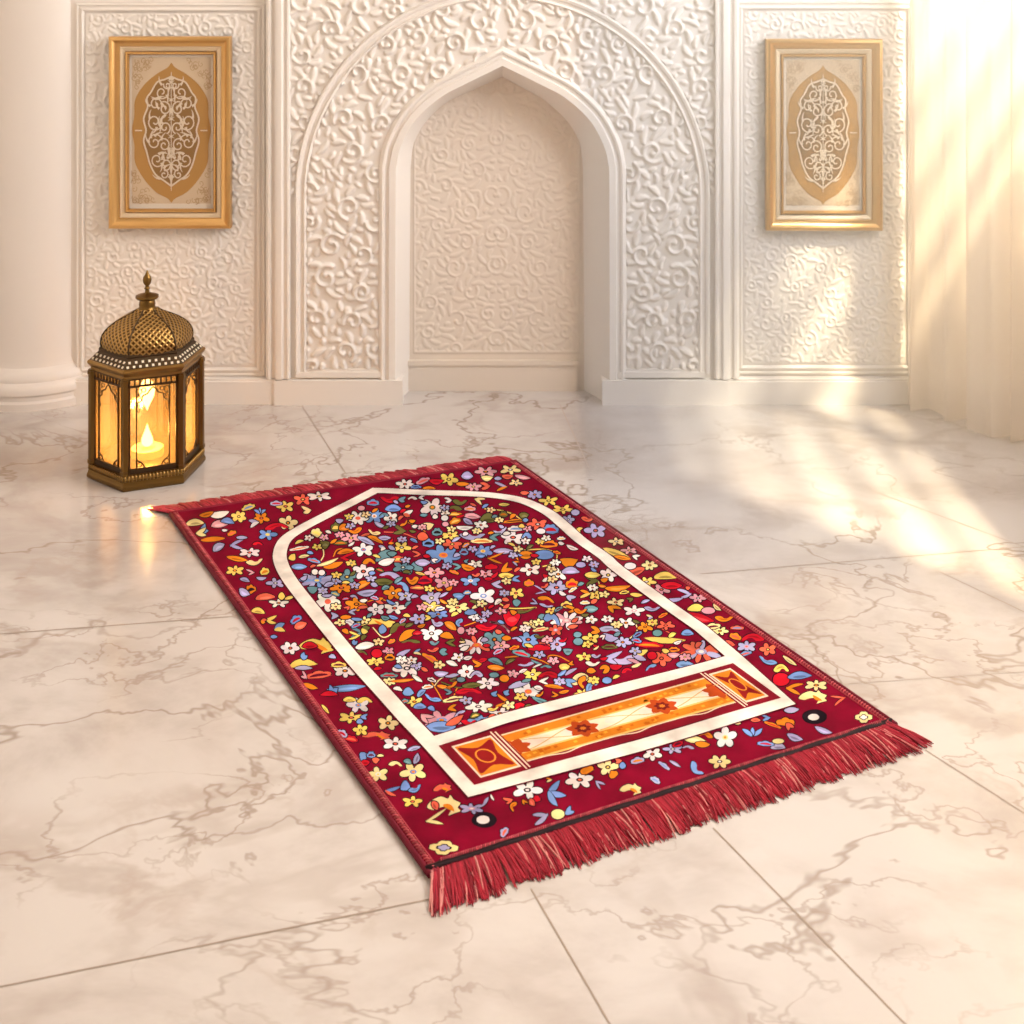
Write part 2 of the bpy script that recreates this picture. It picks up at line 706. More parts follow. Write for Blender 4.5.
win = tag(mb.build('window_1', M['window_paint']), kind='structure')

# back wall
YS = YW + 0.022             # face of the flat side bays
mb = MB()
mb.box(XL - .1, wx(283), YS, YS + .02, 0, ZC)
mb.box(wx(721), XR + .14, YS, YS + .02, 0, ZC)
mb.box(wx(283), wx(721), YS - .004, YS + .02, wz(-70), ZC)
mb.box(XL - .1, XR + .14, YW + .28, YW + .34, 0, ZC)
wall = tag(mb.build('wall_back', M['plain_wall']), kind='structure')

CXN = 502.5                 # axis of the niche, photograph column


def sym(pts):
    """left half (bottom to apex) of an arch outline, in photograph columns/rows -> full wall path"""
    r = [(2 * CXN - x, y) for x, y in reversed(pts[:-1])]
    return pts + r


half_front = [(396, 405), (396, 300), (396.5, 168)] + smooth_path([(396.5, 168), (401.5, 146), (416, 120), (440.5, 97.7), (466, 84), (CXN, 66)], 6)[1:]
half_back = [(409.5, 391), (409.5, 300), (410.5, 168)] + smooth_path([(410.5, 168), (414, 143), (426, 122), (446, 103), (473, 90), (CXN, 77)], 6)[1:]
front_px, back_px = sym(half_front), sym(half_back)
YB = 3.616
front = [(wx(x), wz(y)) for x, y in front_px]
bpx = []
for x, y in back_px:                       # the photo shows a wider reveal on the right
    bpx.append((x if x <= CXN else x - 11.5 * min(1, (x - CXN) / 60), y))
back = [(wx(x, YB), max(0.0, wz(y, YB))) for x, y in bpx]
front[0] = (front[0][0], 0.0); front[-1] = (front[-1][0], 0.0)
back[0] = (back[0][0], 0.0); back[-1] = (back[-1][0], 0.0)

# carved surround, its ground pierced by the niche
ST = 1.0 / PXM
gx0, gy0 = 283, -70
gw, gh = 438, 460


def in_poly_dist(px, py, grow):
    """inside the niche opening grown by some photograph pixels"""
    x = abs(px - CXN)
    if py > 168:
        return x < (CXN - 396.5) + grow
    for (xa, ya), (xb, yb) in zip(half_front[2:], half_front[3:]):
        if yb <= py <= ya:
            t = (py - ya) / (yb - ya + 1e-9)
            return x < (CXN - lerp(xa, xb, t)) + grow * 1.3
    return py > 66 - grow * 1.1 and x < grow * 0.9 if py < 66 else False


def in_arc(px, py, r):
    if py > 195:
        return abs(px - CXN) < r
    return math.hypot(px - CXN, py - 195) < r


def surround_ok(x, y):
    px, py = x + gx0, y + gy0
    if py > 366 or px < 292 or px > 713:
        return False
    if in_poly_dist(px, py, 19):
        return False
    if in_arc(px, py, 196):
        return True
    if in_arc(px, py, 209):
        return False
    return py < 190


H = arabesque(gw, gh, surround_ok, 5, 31, 2.1, mirror=CXN - gx0)
keep = np.ones((gh, gw), bool)
mask = np.zeros((gh, gw))
for j in range(gh):
    for i in range(gw):
        px, py = i + gx0, j + gy0
        if in_poly_dist(px, py, 4):
            keep[j, i] = False
        a = in_poly_dist(px, py, 18)
        ring = in_arc(px, py, 208) and not in_arc(px, py, 196)
        if not a and not ring and py < 370 and 289 < px < 716 and (in_arc(px, py, 200) or py < 195):
            mask[j, i] = 1
H = H * mask
Ycarve = YW + 0.004
relief_mesh('carved_surround', H, wx(gx0), wz(gy0), ST, Ycarve, 0.0095, M['plaster'], wall, keep)

# mouldings of the surround
mb = MB()
big = [(CXN - 202, 373), (CXN - 202, 195)] + [(CXN - 202 * math.cos(a), 195 - 202 * math.sin(a)) for a in np.linspace(0.06, PI - 0.06, 60)] + [(CXN + 202, 195), (CXN + 202, 373)]
pth = [(wx(x), wz(y)) for x, y in big]
sweep(mb, pth, [(-.016, -.004), (-.0155, .006), (-.011, .010), (-.006, .004), (0, .004), (.004, .010), (.010, .012), (.014, .006), (.015, -.004)], Ycarve)
# closing band at the foot of each carved leg
for s in (-1, 1):
    xs = sorted((wx(CXN + s * 202), wx(CXN + s * 121)))
    mb.box(xs[0] - .012, xs[1], Ycarve - .010, Ycarve + .01, wz(377), wz(371.5))
    mb.box(xs[0] - .012, xs[1], Ycarve - .005, Ycarve + .01, wz(371.5), wz(369))
mb.build('outer_arch_moulding', M['plaster'], wall, smooth=True, angle=0.6)

mb = MB()
k = len(front)
hw = 1.0 / PXM
sweep(mb, front, [(0, -.010), (0, .010), (.5 * hw, .0125), (7 * hw, .0125), (8 * hw, .007), (11 * hw, .006), (12 * hw, .011), (14 * hw, .0125), (16 * hw, .008), (17.5 * hw, .003), (18 * hw, -.006)], Ycarve)
mb.build('arch_moulding', M['plaster'], wall, smooth=True, angle=0.6)

# niche: splayed reveal, carved back
mb = MB()
n = len(front)
v = [(x, Ycarve - .010, z) for x, z in front] + [(x, YB, z) for x, z in back]
mb.raw(v, [(i, n + i, n + i + 1, i + 1) for i in range(n - 1)], 1)
# skirting along the reveal and the back
mb.box(wx(405, YB), wx(578, YB), YB - .010, YB + .01, 0, wz(364, YB))
mb.box(wx(405, YB), wx(578, YB), YB - .014, YB + .01, wz(364, YB), wz(359.5, YB))
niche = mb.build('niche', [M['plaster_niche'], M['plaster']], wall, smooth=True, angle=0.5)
nw, nh = 250, 420


def niche_ok(x, y):
    px, py = 402 + x * .8, 60 + y * .8
    return 416 < px < 577 and py < 350


Hn = arabesque(nw, nh, niche_ok, 9, 34, 2.0, mirror=(497 - 402) / .8)
for j in range(nh):
    for i in range(nw):
        px, py = 402 + i * .8, 60 + j * .8
        if py > 353 or px < 414 or px > 580:
            Hn[j, i] = 0
        elif py > 351 or px < 415.5 or px > 578.5:
            Hn[j, i] = 1.0
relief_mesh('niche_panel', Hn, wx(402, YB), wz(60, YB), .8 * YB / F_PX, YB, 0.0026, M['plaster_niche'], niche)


# side bays: fine carved panel inside a moulded frame
def side_bay(px0, px1, py0, py1, seed):
    w, h = int((px1 - px0) / .8), int((py1 - py0) / .8)
    Hs = arabesque(w, h, lambda x, y: True, seed, 26, 1.7)
    Hs[:2] = 0; Hs[-2:] = 0; Hs[:, :2] = 0; Hs[:, -2:] = 0
    relief_mesh('carved_panel', Hs, wx(px0, YS), wz(py0, YS), .8 * YS / F_PX, YS - .002, 0.0030, M['plaster'], wall)
    m = MB()
    x0, x1, z0, z1 = wx(px0 - 2, YS), wx(px1 + 2, YS), wz(py1 + 2, YS), wz(py0 - 2, YS)
    path = [(x0, z0), (x0, z1), (x1, z1), (x1, z0)]
    sweep(m, path, [(-.002, -.003), (-.001, .005), (.003, .008), (.007, .006), (.009, .002), (.013, .002), (.015, .006), (.018, .006), (.0195, -.003)], YS, closed=True)
    m.build('panel_moulding', M['plaster'], wall, smooth=True, angle=0.6)


side_bay(86, 256, 13, 366, 21)
side_bay(744, 906, 11, 364, 22)

# pilaster strips between the bays and the carved block
mb = MB()
for xa, xb in ((266, 291), (714, 739)):
    x0, x1 = wx(xa), wx(xb)
    path = [(x0, wz(378)), (x0, 2.45)]
    d = x1 - x0
    prof = [(0, -.03), (0, .004), (.10 * d, .009), (.2 * d, .009), (.24 * d, .002), (.36 * d, .002), (.40 * d, .012), (.52 * d, .015), (.66 * d, .015), (.72 * d, .008), (.84 * d, .008), (.88 * d, .013), (.96 * d, .012), (d, -.01)]
    if xa > 500:
        prof = [(d - o, h) for o, h in reversed(prof)]
    sweep(mb, path, [(-o, h) for o, h in prof], YW)
mb.build('pilaster_moulding', M['plaster'], wall, smooth=True, angle=0.6)

# skirting
mb = MB()
YP = YW - .014


def skirt(xa, xb, y, ztop, lip=True):
    mb.box(xa, xb, y, YW + .03, 0, ztop)
    if lip:
        mb.box(xa, xb, y + .004, YW + .03, ztop, ztop + .006)


skirt(wx(275), wx(403), YP, wz(379), False)
skirt(wx(602), wx(729), YP, wz(379), False)
skirt(XL - .1, wx(275), YP + .006, wz(381))
skirt(wx(729), XR, YP + .006, wz(381))
tag(mb.build('baseboard_back', M['plain_wall']), kind='structure')

# engaged column on the left
mb = MB()
prof = [(.215, 0), (.215, .018), (.211, .024), (.211, .034), (.216, .040), (.216, .052), (.211, .062), (.203, .068), (.203, .074), (.200, .082), (.192, .092), (.183, .10), (.178, .115), (.177, 1.2), (.175, ZC)]
mb.lathe(prof, 64)
col = mb.build('column', M['column'], smooth=True, angle=0.5, loc=(-1.272, 3.66, 0))
tag(col, kind='structure')

# ------------------------------------------------------------------ PICTURES


def ribbon(mb, pts, width, put, z, col, mi=0):
    """flat ribbon with rounded taper along 2D points; put(x, y, z) -> 3D"""
    k = len(pts)
    P = np.array(pts, float)
    L, Rr = [], []
    for i in range(k):
        d = P[min(i + 1, k - 1)] - P[max(i - 1, 0)]
        d = d / (np.linalg.norm(d) + 1e-12)
        nn = np.array((-d[1], d[0]))
        w = width(i / (k - 1)) if callable(width) else width
        L.append(P[i] + nn * w / 2)
        Rr.append(P[i] - nn * w / 2)
    v = [put(*p, z) for p in L] + [put(*p, z) for p in Rr]
    mb.raw(v, [(i, i + 1, k + i + 1, k + i) for i in range(k - 1)], mi, col)


def picture(px0, px1, py0, py1, seed, label):
    Yf = YS - .004
    x0, x1, z0, z1 = wx(px0), wx(px1), wz(py1), wz(py0)
    w, h = x1 - x0, z1 - z0
    root = empty('picture_frame', ((x0 + x1) / 2, Yf, z0))
    tag(root, label, 'picture frame', 'gilt-framed arabesque panels on the back wall')

    def loop(i):
        return [(-w / 2 + i, i), (-w / 2 + i, h - i), (w / 2 - i, h - i), (w / 2 - i, i)]
    m = MB()
    sweep(m, loop(0), [(0, 0), (0, .026), (-.003, .030), (-.009, .031), (-.013, .027), (-.019, .022), (-.0245, .020), (-.026, .017), (-.026, 0)], 0, closed=True)
    m.build('outer_frame', M['gold'], root, smooth=True, angle=0.5)
    m = MB()
    sweep(m, loop(.026), [(0, 0), (0, .016), (-.003, .0165), (-.012, .013), (-.0135, .011), (-.0135, 0)], 0, closed=True)
    tag(m.build('frame_slip', M['pale_gold'], root, smooth=True, angle=0.5), 'pale inner slip of the frame')
    m = MB()
    sweep(m, loop(.0395), [(0, 0), (0, .014), (-.002, .018), (-.005, .018), (-.0075, .014), (-.0085, .006), (-.0085, 0)], 0, closed=True)
    m.build('inner_frame', M['gold'], root, smooth=True, angle=0.5)
    m = MB()
    m.box(-w / 2 + .045, w / 2 - .045, -.005, -.001, .045, h - .045)
    m.build('mat_board', M['mat'], root)
    # the artwork
    m = MB()
    aw, ah = w - .110, h - .116
    az0 = .061

    def put(x, y, z):
        return (x * aw / 2, -.0055 - z, az0 + ah / 2 + y * ah / 2)
    cream, tan, gold, brown = (.62, .48, .33), (.46, .31, .17), (.43, .225, .06), (.27, .14, .042)
    pale = (.70, .58, .44)
    v = [put(-1, -1, -.001), put(1, -1, -.001), put(1, 1, -.001), put(-1, 1, -.001), put(-1, -1, 0), put(1, -1, 0), put(1, 1, 0), put(-1, 1, 0)]
    m.raw(v, [(4, 5, 6, 7), (0, 1, 5, 4), (1, 2, 6, 5), (2, 3, 7, 6), (3, 0, 4, 7)], 0, cream)
    rng = random.Random(seed)
    asp = aw / ah

    def spiral(cx, cy, R, a0, sg, turns, width, z, c, both=True):
        pts = []
        for i in range(22):
            t = i / 21
            a = a0 + sg * turns * 2 * PI * t
            r = R * (1 - .85 * t)
            pts.append((cx + r * math.cos(a) / asp * .9, cy + r * math.sin(a)))
        for s in ((1, -1) if both else (1,)):
            rib([(x * s, y) for x, y in pts], width, z, c)

    lift_ = [0.0]

    def rib(pts, width, z, c):
        lift_[0] += 3e-6
        z = z + lift_[0]
        # widths in metres: work in metric space
        P = [(x * aw / 2, y * ah / 2) for x, y in pts]
        ribbon(m, P, width, lambda x, y, zz: (x, -.0055 - zz, az0 + ah / 2 + y), z, c)
    # corner ornament
    for sx in (-1, 1):
        for sy in (-1, 1):
            for _ in range(75):
                x, y = rng.uniform(.06, .97), rng.uniform(.42, .98)
                if (x / .95) ** 1.6 + ((y - .2) / .75) ** 1.6 < 1.22:
                    continue
                spiral(sx * x, sy * y, .045, rng.uniform(0, 6.3), rng.choice((-1, 1)), 1.0, .0016, .0004, tan, False)
    # medallion
    half = smooth_path([(0, .93), (.10, .86), (.38, .77), (.70, .62), (.92, .42), (.94, .2), (1.0, 0), (.94, -.2), (.92, -.44), (.70, -.66), (.40, -.84), (.10, -.93), (0, -.99)], 6)
    poly = half + [(-x, y) for x, y in reversed(half[1:-1])]
    m.face([put(x, y, .0008) for x, y in reversed(poly)], 0, gold)
    inner = smooth_path([(0, .74), (.16, .70), (.36, .66), (.52, .52), (.62, .44), (.60, .32), (.70, .16), (.64, 0), (.70, -.14), (.62, -.30), (.54, -.46), (.40, -.60), (.20, -.68), (0, -.76)], 6)
    poly2 = inner + [(-x, y) for x, y in reversed(inner[1:-1])]
    m.face([put(x * .98, y * .98, .0012) for x, y in reversed(poly2)], 0, brown)
    for s in (1, -1):
        rib([(x * s, y) for x, y in inner], .0042, .0016, pale)
        rib([(s * .74, 0), (s * .92, 0)], .003, .0016, pale)
    zz = .0018
    for cx, cy, R, a0, sg, tn in ((.24, .52, .11, 2.2, 1, 1.4), (.40, .36, .10, 3.6, -1, 1.3), (.17, .30, .10, 1.2, 1, 1.4), (.42, .12, .13, 3.2, 1, 1.4), (.16, .04, .09, 4.4, -1, 1.3),
                                  (.42, -.16, .12, 2.6, -1, 1.4), (.18, -.20, .10, .5, 1, 1.4), (.36, -.40, .12, 2.2, 1, 1.5), (.14, -.46, .09, 5., -1, 1.2), (.18, -.60, .07, 1.5, 1, 1.2), (.10, .62, .06, .4, -1, 1.1)):
        spiral(cx, cy, R, a0, sg, tn, .0034, zz, pale)
        zz += .00004
        for k_ in range(3):
            a = rng.uniform(0, 6.3)
            pts = [(cx + t_ * .13 * math.cos(a + t_) / asp * .9, cy + t_ * .13 * math.sin(a + t_)) for t_ in np.linspace(.6, 1.35, 6)]
            for s in (1, -1):
                rib([(x * s, y) for x, y in pts], lambda t: .006 * (1 - t) + .001, zz, pale)
    rib([(0, .80), (0, -.82)], .002, .0017, pale)
    for cy in (.66, .42, .16, -.08, -.34, -.62):
        for a in range(6):
            b = a * PI / 3 + PI / 6
            rib([(0, cy), (math.cos(b) * .05 / asp, cy + math.sin(b) * .05)], lambda t: .006 * math.sin(PI * min(1, t + .15)) + .0008, .0023, pale)
    m.build('artwork', M['art'], root)
    return root


picture(109.5, 231, 36.5, 228, 3, 'gold-framed cream arabesque panel on wall above the brass lantern')
picture(766, 882, 39, 230, 3, 'gold-framed cream arabesque panel on wall beside the sheer curtain')

# ------------------------------------------------------------------ CURTAIN
cpath = smooth_path([(1.012, 3.482), (1.055, 3.435), (1.10, 3.372), (1.155, 3.30), (1.215, 3.222), (1.255, 3.165)], 40)
P = np.array(cpath)
seg = np.linalg.norm(np.diff(P, axis=0), axis=1)
S = np.concatenate([[0], np.cumsum(seg)])
ns = 300
ss = np.linspace(0, S[-1], ns)
cx_, cy_ = np.interp(ss, S, P[:, 0]), np.interp(ss, S, P[:, 1])
tx, ty = np.gradient(cx_), np.gradient(cy_)
ln = np.hypot(tx, ty)
nx, ny = -ty / ln, tx / ln
rows = [0.006, .03, .08, .16, .3, .5, .75, 1.0, 1.3, 1.7, 2.1, 2.4]
vv, ff = [], []
ph = 2 * PI * (ss / .078 + .35 * np.sin(ss * 17) + .25 * np.sin(ss * 41))
for j, z in enumerate(rows):
    t_ = z / 2.4
    am = lerp(.026, .020, t_)
    off = am * (np.sin(ph + .25 * t_) + .35 * np.sin(ph * .5 + 1.2 + .5 * t_) + .15 * np.sin(2 * ph + .6))
    for i in range(ns):
        vv.append((cx_[i] + nx[i] * off[i], cy_[i] + ny[i] * off[i], z))
for j in range(len(rows) - 1):
    for i in range(ns - 1):
        ff.append((j * ns + i, j * ns + i + 1, (j + 1) * ns + i + 1, (j + 1) * ns + i))
mb = MB()
mb.raw(vv, ff)
cur = mb.build('curtain', M['sheer'], smooth=True)
tag(cur, 'floor-length sheer white curtain hanging in soft folds at the right', 'curtain')

# ------------------------------------------------------------------ LANTERN
LX, LY = -0.8265, 3.072
ROT = math.radians(22)
lan = empty('lantern', (LX, LY, 0), ROT)
tag(lan, 'brass hexagonal domed lantern with amber glass standing on marble floor', 'lantern')


def hexprof(mb, prof, mi=0):
    mb.lathe(prof, 6, mi=mi)


mb = MB()
hexprof(mb, [(.128, 0), (.131, .004), (.131, .010), (.129, .014), (.127, .020), (.129, .024), (.1235, .030), (.1235, .034), (.10, .034)])
base = mb.build('base', M['brass'], lan)
# dentil row round the base
mb = MB()
for s in range(6):
    a0, a1 = s * PI / 3, (s + 1) * PI / 3
    for i in range(17):
        t = (i + .5) / 17
        r = .1275
        p = Vector((lerp(r * math.cos(a0), r * math.cos(a1), t), lerp(r * math.sin(a0), r * math.sin(a1), t), .0265))
        mb.tube([p + Vector((0, 0, -.006)), p + Vector((0, 0, .006))], .0024, 6)
mb.build('dentil_row', M['brass_light'], base, smooth=True)

RB = .1185      # body circumradius (posts)
for s in range(6):
    a = s * PI / 3
    mb = MB()
    p = (RB * math.cos(a), RB * math.sin(a))
    mb.lathe([(.0095, .032), (.0095, .243)], 6, p[0], p[1], phase=a)
    for z in (.038, .236):
        mb.lathe([(.0112, z - .004), (.0112, z + .004)], 6, p[0], p[1], phase=a)
    mb.build('corner_post', M['brass'], lan)

# one side: fretwork screen and glass pane, repeated on six sides
Wf = RB - .018      # free width between posts
Z0, Z1 = .034, .244
ap = RB * math.cos(PI / 6)


def panel_meshes():
    fm = MB()

    def bar(x0, x1, z0, z1, y0=-.0022, y1=.0022):
        fm.box(x0, x1, y0, y1, z0, z1)
    hw_ = Wf / 2
    bar(-hw_, hw_, Z0, Z0 + .012)
    bar(-hw_, hw_, Z1 - .006, Z1)
    bar(-hw_, hw_, Z1 - .022, Z1 - .0175)
    for i in range(10):
        x = lerp(-hw_, hw_, i / 9)
        bar(x - .0017, x + .0017, Z1 - .0178, Z1 - .0058)
    xi = hw_ * .70
    ztop = Z1 - .022
    for s in (-1, 1):
        bar(s * hw_ - .0018, s * hw_ + .0018, Z0, Z1)
        bar(s * xi - .0012, s * xi + .0012, Z0 + .012, ztop)
    # pointed cusped arch
    arch = smooth_path([(-xi, ztop - .050), (-xi * .93, ztop - .036), (-xi * .70, ztop - .030), (-xi * .62, ztop - .020), (-xi * .34, ztop - .016), (-xi * .2, ztop - .009), (0, ztop - .002)], 5)
    for s in (-1, 1):
        fm.tube([(s * x, -.0004, z) for x, z in arch], .0016, 6)
        for (cx, cz, r) in ((xi * .86, ztop - .010, .0062), (xi * .90, ztop - .0225, .0045), (xi * .56, ztop - .0075, .0045)):
            fm.tube([(s * cx + r * math.cos(a), -.0002, cz + r * math.sin(a)) for a in np.linspace(0, 2 * PI, 13)], .0010, 5)
        fm.tube([(s * xi, 0, ztop - .050), (s * xi * .84, 0, ztop - .056), (s * xi * .80, 0, ztop - .048)], .0012, 5)
        # lower spandrels
        low = smooth_path([(xi, Z0 + .034), (xi * .93, Z0 + .028), (xi * .66, Z0 + .021), (xi * .52, Z0 + .0125)], 5)
        fm.tube([(s * x, -.0004, z) for x, z in low], .0016, 6)
        fm.tube([(s * xi * .82 + .0055 * math.cos(a), -.0002, Z0 + .0185 + .0045 * math.sin(a)) for a in np.linspace(0, 2 * PI, 13)], .0011, 5)
    gm = MB()
    gm.box(-hw_ - .002, hw_ + .002, .0035, .0050, Z0, Z1)
    return fm, gm


fm, gm = panel_meshes()
f0 = fm.build('fretwork_screen', M['bronze'], lan)
g0 = gm.build('glass_pane', M['glass'], lan)
for s in range(6):
    a = (s + .5) * PI / 3
    for o in (f0, g0):
        c = o if s == 0 else o.copy()
        if s:
            COL.objects.link(c)
            c.parent = lan
        c.location = (ap * math.cos(a), ap * math.sin(a), 0)
        c.rotation_euler = (0, 0, a + PI / 2)

# eaves: hexagonal cornice and sloping collar with two rows of inlay
mb = MB()
hexprof(mb, [(.112, .240), (.1225, .242), (.1225, .248), (.126, .252), (.1295, .256), (.1305, .260), (.1285, .2635), (.125, .2645)])
mb.build('cornice', M['brass_light'], lan)
mb = MB()
hexprof(mb, [(.126, .2635), (.105, .2825), (.106, .2855), (.104, .289), (.098, .2895)])
collar = mb.build('collar', M['bronze'], lan)
mb = MB()
for s in range(6):
    a0, a1 = s * PI / 3, (s + 1) * PI / 3
    for row, (f, nsq) in enumerate(((.22, 9), (.62, 8))):
        r = lerp(.126, .105, f)
        z = lerp(.2635, .2825, f)
        am = (a0 + a1) / 2
        out = Vector((math.cos(am), math.sin(am), 0))
        tang = Vector((-math.sin(am), math.cos(am), 0))
        up = (Vector((0, 0, .019)) - out * (.021 * math.cos(PI / 6))).normalized()
        nrm = tang.cross(up).normalized()
        if nrm.dot(out) < 0: nrm = -nrm
        for i in range(nsq):
            t = (i + .5) / nsq
            p = Vector((lerp(r * math.cos(a0), r * math.cos(a1), t), lerp(r * math.sin(a0), r * math.sin(a1), t), z))
            q = [p + tang * dx * .0025 + up * dy * .0026 for dx, dy in ((-1, -1), (1, -1), (1, 1), (-1, 1))]
            v = [tuple(c - nrm * .001) for c in q] + [tuple(c * 1.0 + nrm * .0012) for c in q]
            mb.raw(v, [(4, 5, 6, 7), (0, 1, 5, 4), (1, 2, 6, 5), (2, 3, 7, 6), (3, 0, 4, 7)])
mb.build('inlay', M['stud'], collar)

# dome of six gores, each with a raised diamond lattice
dprof = smooth_path([(.0985, .287), (.1005, .299), (.0985, .311), (.090, .325), (.074, .338), (.053, .349), (.033, .358), (.0215, .366)], 5)
dr, dz = np.array([p[0] for p in dprof]), np.array([p[1] for p in dprof])
arc = np.concatenate([[0], np.cumsum(np.hypot(np.diff(dr), np.diff(dz)))])


def gore_pt(s, u, vlen, lift):
    r, z = np.interp(vlen, arc, dr), np.interp(vlen, arc, dz)
    e = 1e-3
    r2, z2 = np.interp(min(vlen + e, arc[-1]), arc, dr), np.interp(min(vlen + e, arc[-1]), arc, dz)
    r1, z1 = np.interp(max(vlen - e, 0), arc, dr), np.interp(max(vlen - e, 0), arc, dz)
    tr, tz = r2 - r1, z2 - z1
    l = math.hypot(tr, tz)
    a0, a1 = s * PI / 3, (s + 1) * PI / 3
    am = (a0 + a1) / 2
    r += lift * tz / l
    z -= lift * tr / l
    # gores bulge a little beyond the flat hexagon
    x = lerp(math.cos(a0), math.cos(a1), u) * r
    y = lerp(math.sin(a0), math.sin(a1), u) * r
    b = .10 * r * 4 * u * (1 - u) * .55
    return (x + math.cos(am) * b, y + math.sin(am) * b, z)


for s in range(6):
    mb = MB()
    nu, nv = 84, 84
    vv, ll = [], []
    for j in range(nv):
        vl = arc[-1] * j / (nv - 1)
        r = np.interp(vl, arc, dr)
        for i in range(nu):
            u = i / (nu - 1)
            xx = (u - .5) * r / .0135
            yy = vl / .0135
            d = min(abs((xx + yy) % 1 - .5), abs((xx - yy) % 1 - .5))
            lift = .0016 * max(0, 1 - d / .26)
            vv.append(gore_pt(s, u, vl, lift))
            ll.append(lift / .0016)
    b0 = len(mb.v)
    mb.v.extend(vv)
    for j in range(nv - 1):
        for i in range(nu - 1):
            k_ = min(1, ll[j * nu + i] * 1.6)
            mb.f.append((j * nu + i, j * nu + i + 1, (j + 1) * nu + i + 1, (j + 1) * nu + i))
            mb.m.append(0)
            mb.c.append(tuple(lerp(p_, q_, k_) for p_, q_ in zip((.085, .042, .012), (.44, .26, .08))))
    mb.build('dome_gore', M['dome'], lan, smooth=True)
for s in range(6):
    mb = MB()
    a = s * PI / 3
    mb.tube([((r + .0008) * math.cos(a), (r + .0008) * math.sin(a), z) for r, z in dprof], .0021, 6)
    mb.build('rib', M['bronze'], lan, smooth=True)
mb = MB()
mb.lathe([(.0225, .362), (.020, .366), (.0175, .371), (.0185, .376), (.0175, .382), (.016, .386), (.0235, .388), (.026, .391), (.0255, .395), (.018, .398), (.010, .400), (.0055, .402), (.0045, .408),
          (.007, .411), (.0045, .414), (.0042, .417), (.0085, .423), (.0098, .430), (.0085, .437), (.0045, .443), (.0028, .448), (.001, .452)], 24)
mb.build('finial', M['brass'], lan, smooth=True, angle=0.8)
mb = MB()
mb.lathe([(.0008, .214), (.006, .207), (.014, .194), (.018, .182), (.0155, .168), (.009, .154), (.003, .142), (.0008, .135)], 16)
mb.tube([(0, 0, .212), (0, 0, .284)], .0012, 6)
mb.build('flame_reflection', M['glow'], lan, smooth=True)  # glowing teardrop and stem, added to imitate the flame's reflection in the panes

# candle inside
can = empty('candle', (LX, LY, .034), 0)
tag(can, 'lit amber pillar candle burning inside the brass lantern', 'candle')
mb = MB()
mb.lathe([(.036, 0), (.037, .003), (.037, .014), (.035, .017), (.028, .016), (.01, .0145), (.002, .0145)], 32)
mb.build('wax', M['wax'], can, smooth=True, angle=0.7)
mb = MB()
mb.tube([(0, 0, .014), (.0005, 0, .022), (.0015, 0, .026)], .001, 6)
mb.build('wick', M['wick'], can)
mb = MB()
mb.lathe([(.001, .018), (.008, .021), (.0125, .028), (.0125, .036), (.009, .046), (.005, .056), (.0016, .066), (.0003, .071)], 16)
mb.build('flame', M['flame'], can, smooth=True)

# ------------------------------------------------------------------ PRAYER RUG
rug = empty('prayer_rug', (*floor_pt(520, 640), 0), 0)
tag(rug, 'crimson floral prayer rug with white arch border spread on marble floor', 'rug')
OX, OY = rug.location.x, rug.location.y
NL, NR, FR, FL = (np.array(floor_pt(*p)) for p in ((431, 876), (892, 727), (514, 464), (172, 516)))
TH = .007


def rug_uv(u, v):
    return (NL * (1 - u) + NR * u) * (1 - v) + (FL * (1 - u) + FR * u) * v


def put_px(px, py, z):
    """a stitch seen at this pixel of the photograph, on the rug's top face"""
    Y = (CAM_H - TH) * F_PX / (py - HOR)
    return ((px - 512) * Y / F_PX - OX, Y - OY, TH + z)


def put_uv(u, v, z):
    p = rug_uv(u, v)
    return (p[0] - OX, p[1] - OY, TH + z)


C = {'w': (.74, .66, .64), 'p': (.66, .30, .35), 'l': (.37, .34, .56), 'b': (.16, .27, .56), 't': (.13, .25, .30), 'y': (.78, .54, .12), 'c': (.76, .60, .28),
     'o': (.68, .20, .012), 'g': (.13, .12, .03), 'r': (.50, .006, .018), 's': (.68, .11, .06), 'k': (.012, .006, .010), 'd': (.10, .004, .02)}
CRIM = (.185, .0010, .017)
DARK = (.014, .003, .010)
pile = MB()
# body, with a slight crown along the edges
e = .006
pile.raw([put_uv(u, v, -TH) for u, v in ((0, 0), (1, 0), (1, 1), (0, 1))] + [put_uv(u, v, 0) for u, v in ((0, 0), (1, 0), (1, 1), (0, 1))],
         [(3, 2, 1, 0), (4, 5, 6, 7), (0, 1, 5, 4), (1, 2, 6, 5), (2, 3, 7, 6), (3, 0, 4, 7)], 0, CRIM)
LAYER = [.0002]


def nextz():
    LAYER[0] += 7e-6
    return LAYER[0]


def poly_px(pts, col, z):
    # keep the winding upward
    a = sum(p[0] * q[1] - q[0] * p[1] for p, q in zip(pts, pts[1:] + pts[:1]))
    if a > 0:
        pts = pts[::-1]
    pile.face([put_px(x, y, z) for x, y in pts], 0, col)


def leaf_shape(x, y, w, h, ang, rng, pointed=True):
    ca, sa = math.cos(ang), -math.sin(ang)
    out = []
    n = 18
    ex = rng.uniform(1.0, 1.5) if pointed else 1.0
    bend = rng.uniform(-.35, .35) * h if pointed else 0
    for i in range(n):
        t = 2 * PI * i / n
        lx = math.cos(t)
        ly = math.sin(t)
        taper = (1 - .45 * max(0, lx) ** 2 * (1 if pointed else 0)) if pointed else 1
        ly = math.copysign(abs(ly) ** ex, ly) * taper
        X, Y = lx * w / 2, ly * h / 2 + bend * (lx * lx - .4)
        X *= 1 + rng.uniform(-.04, .04)
        out.append((x + X * ca - Y * sa, y - (0) + X * sa + Y * ca))
    return out


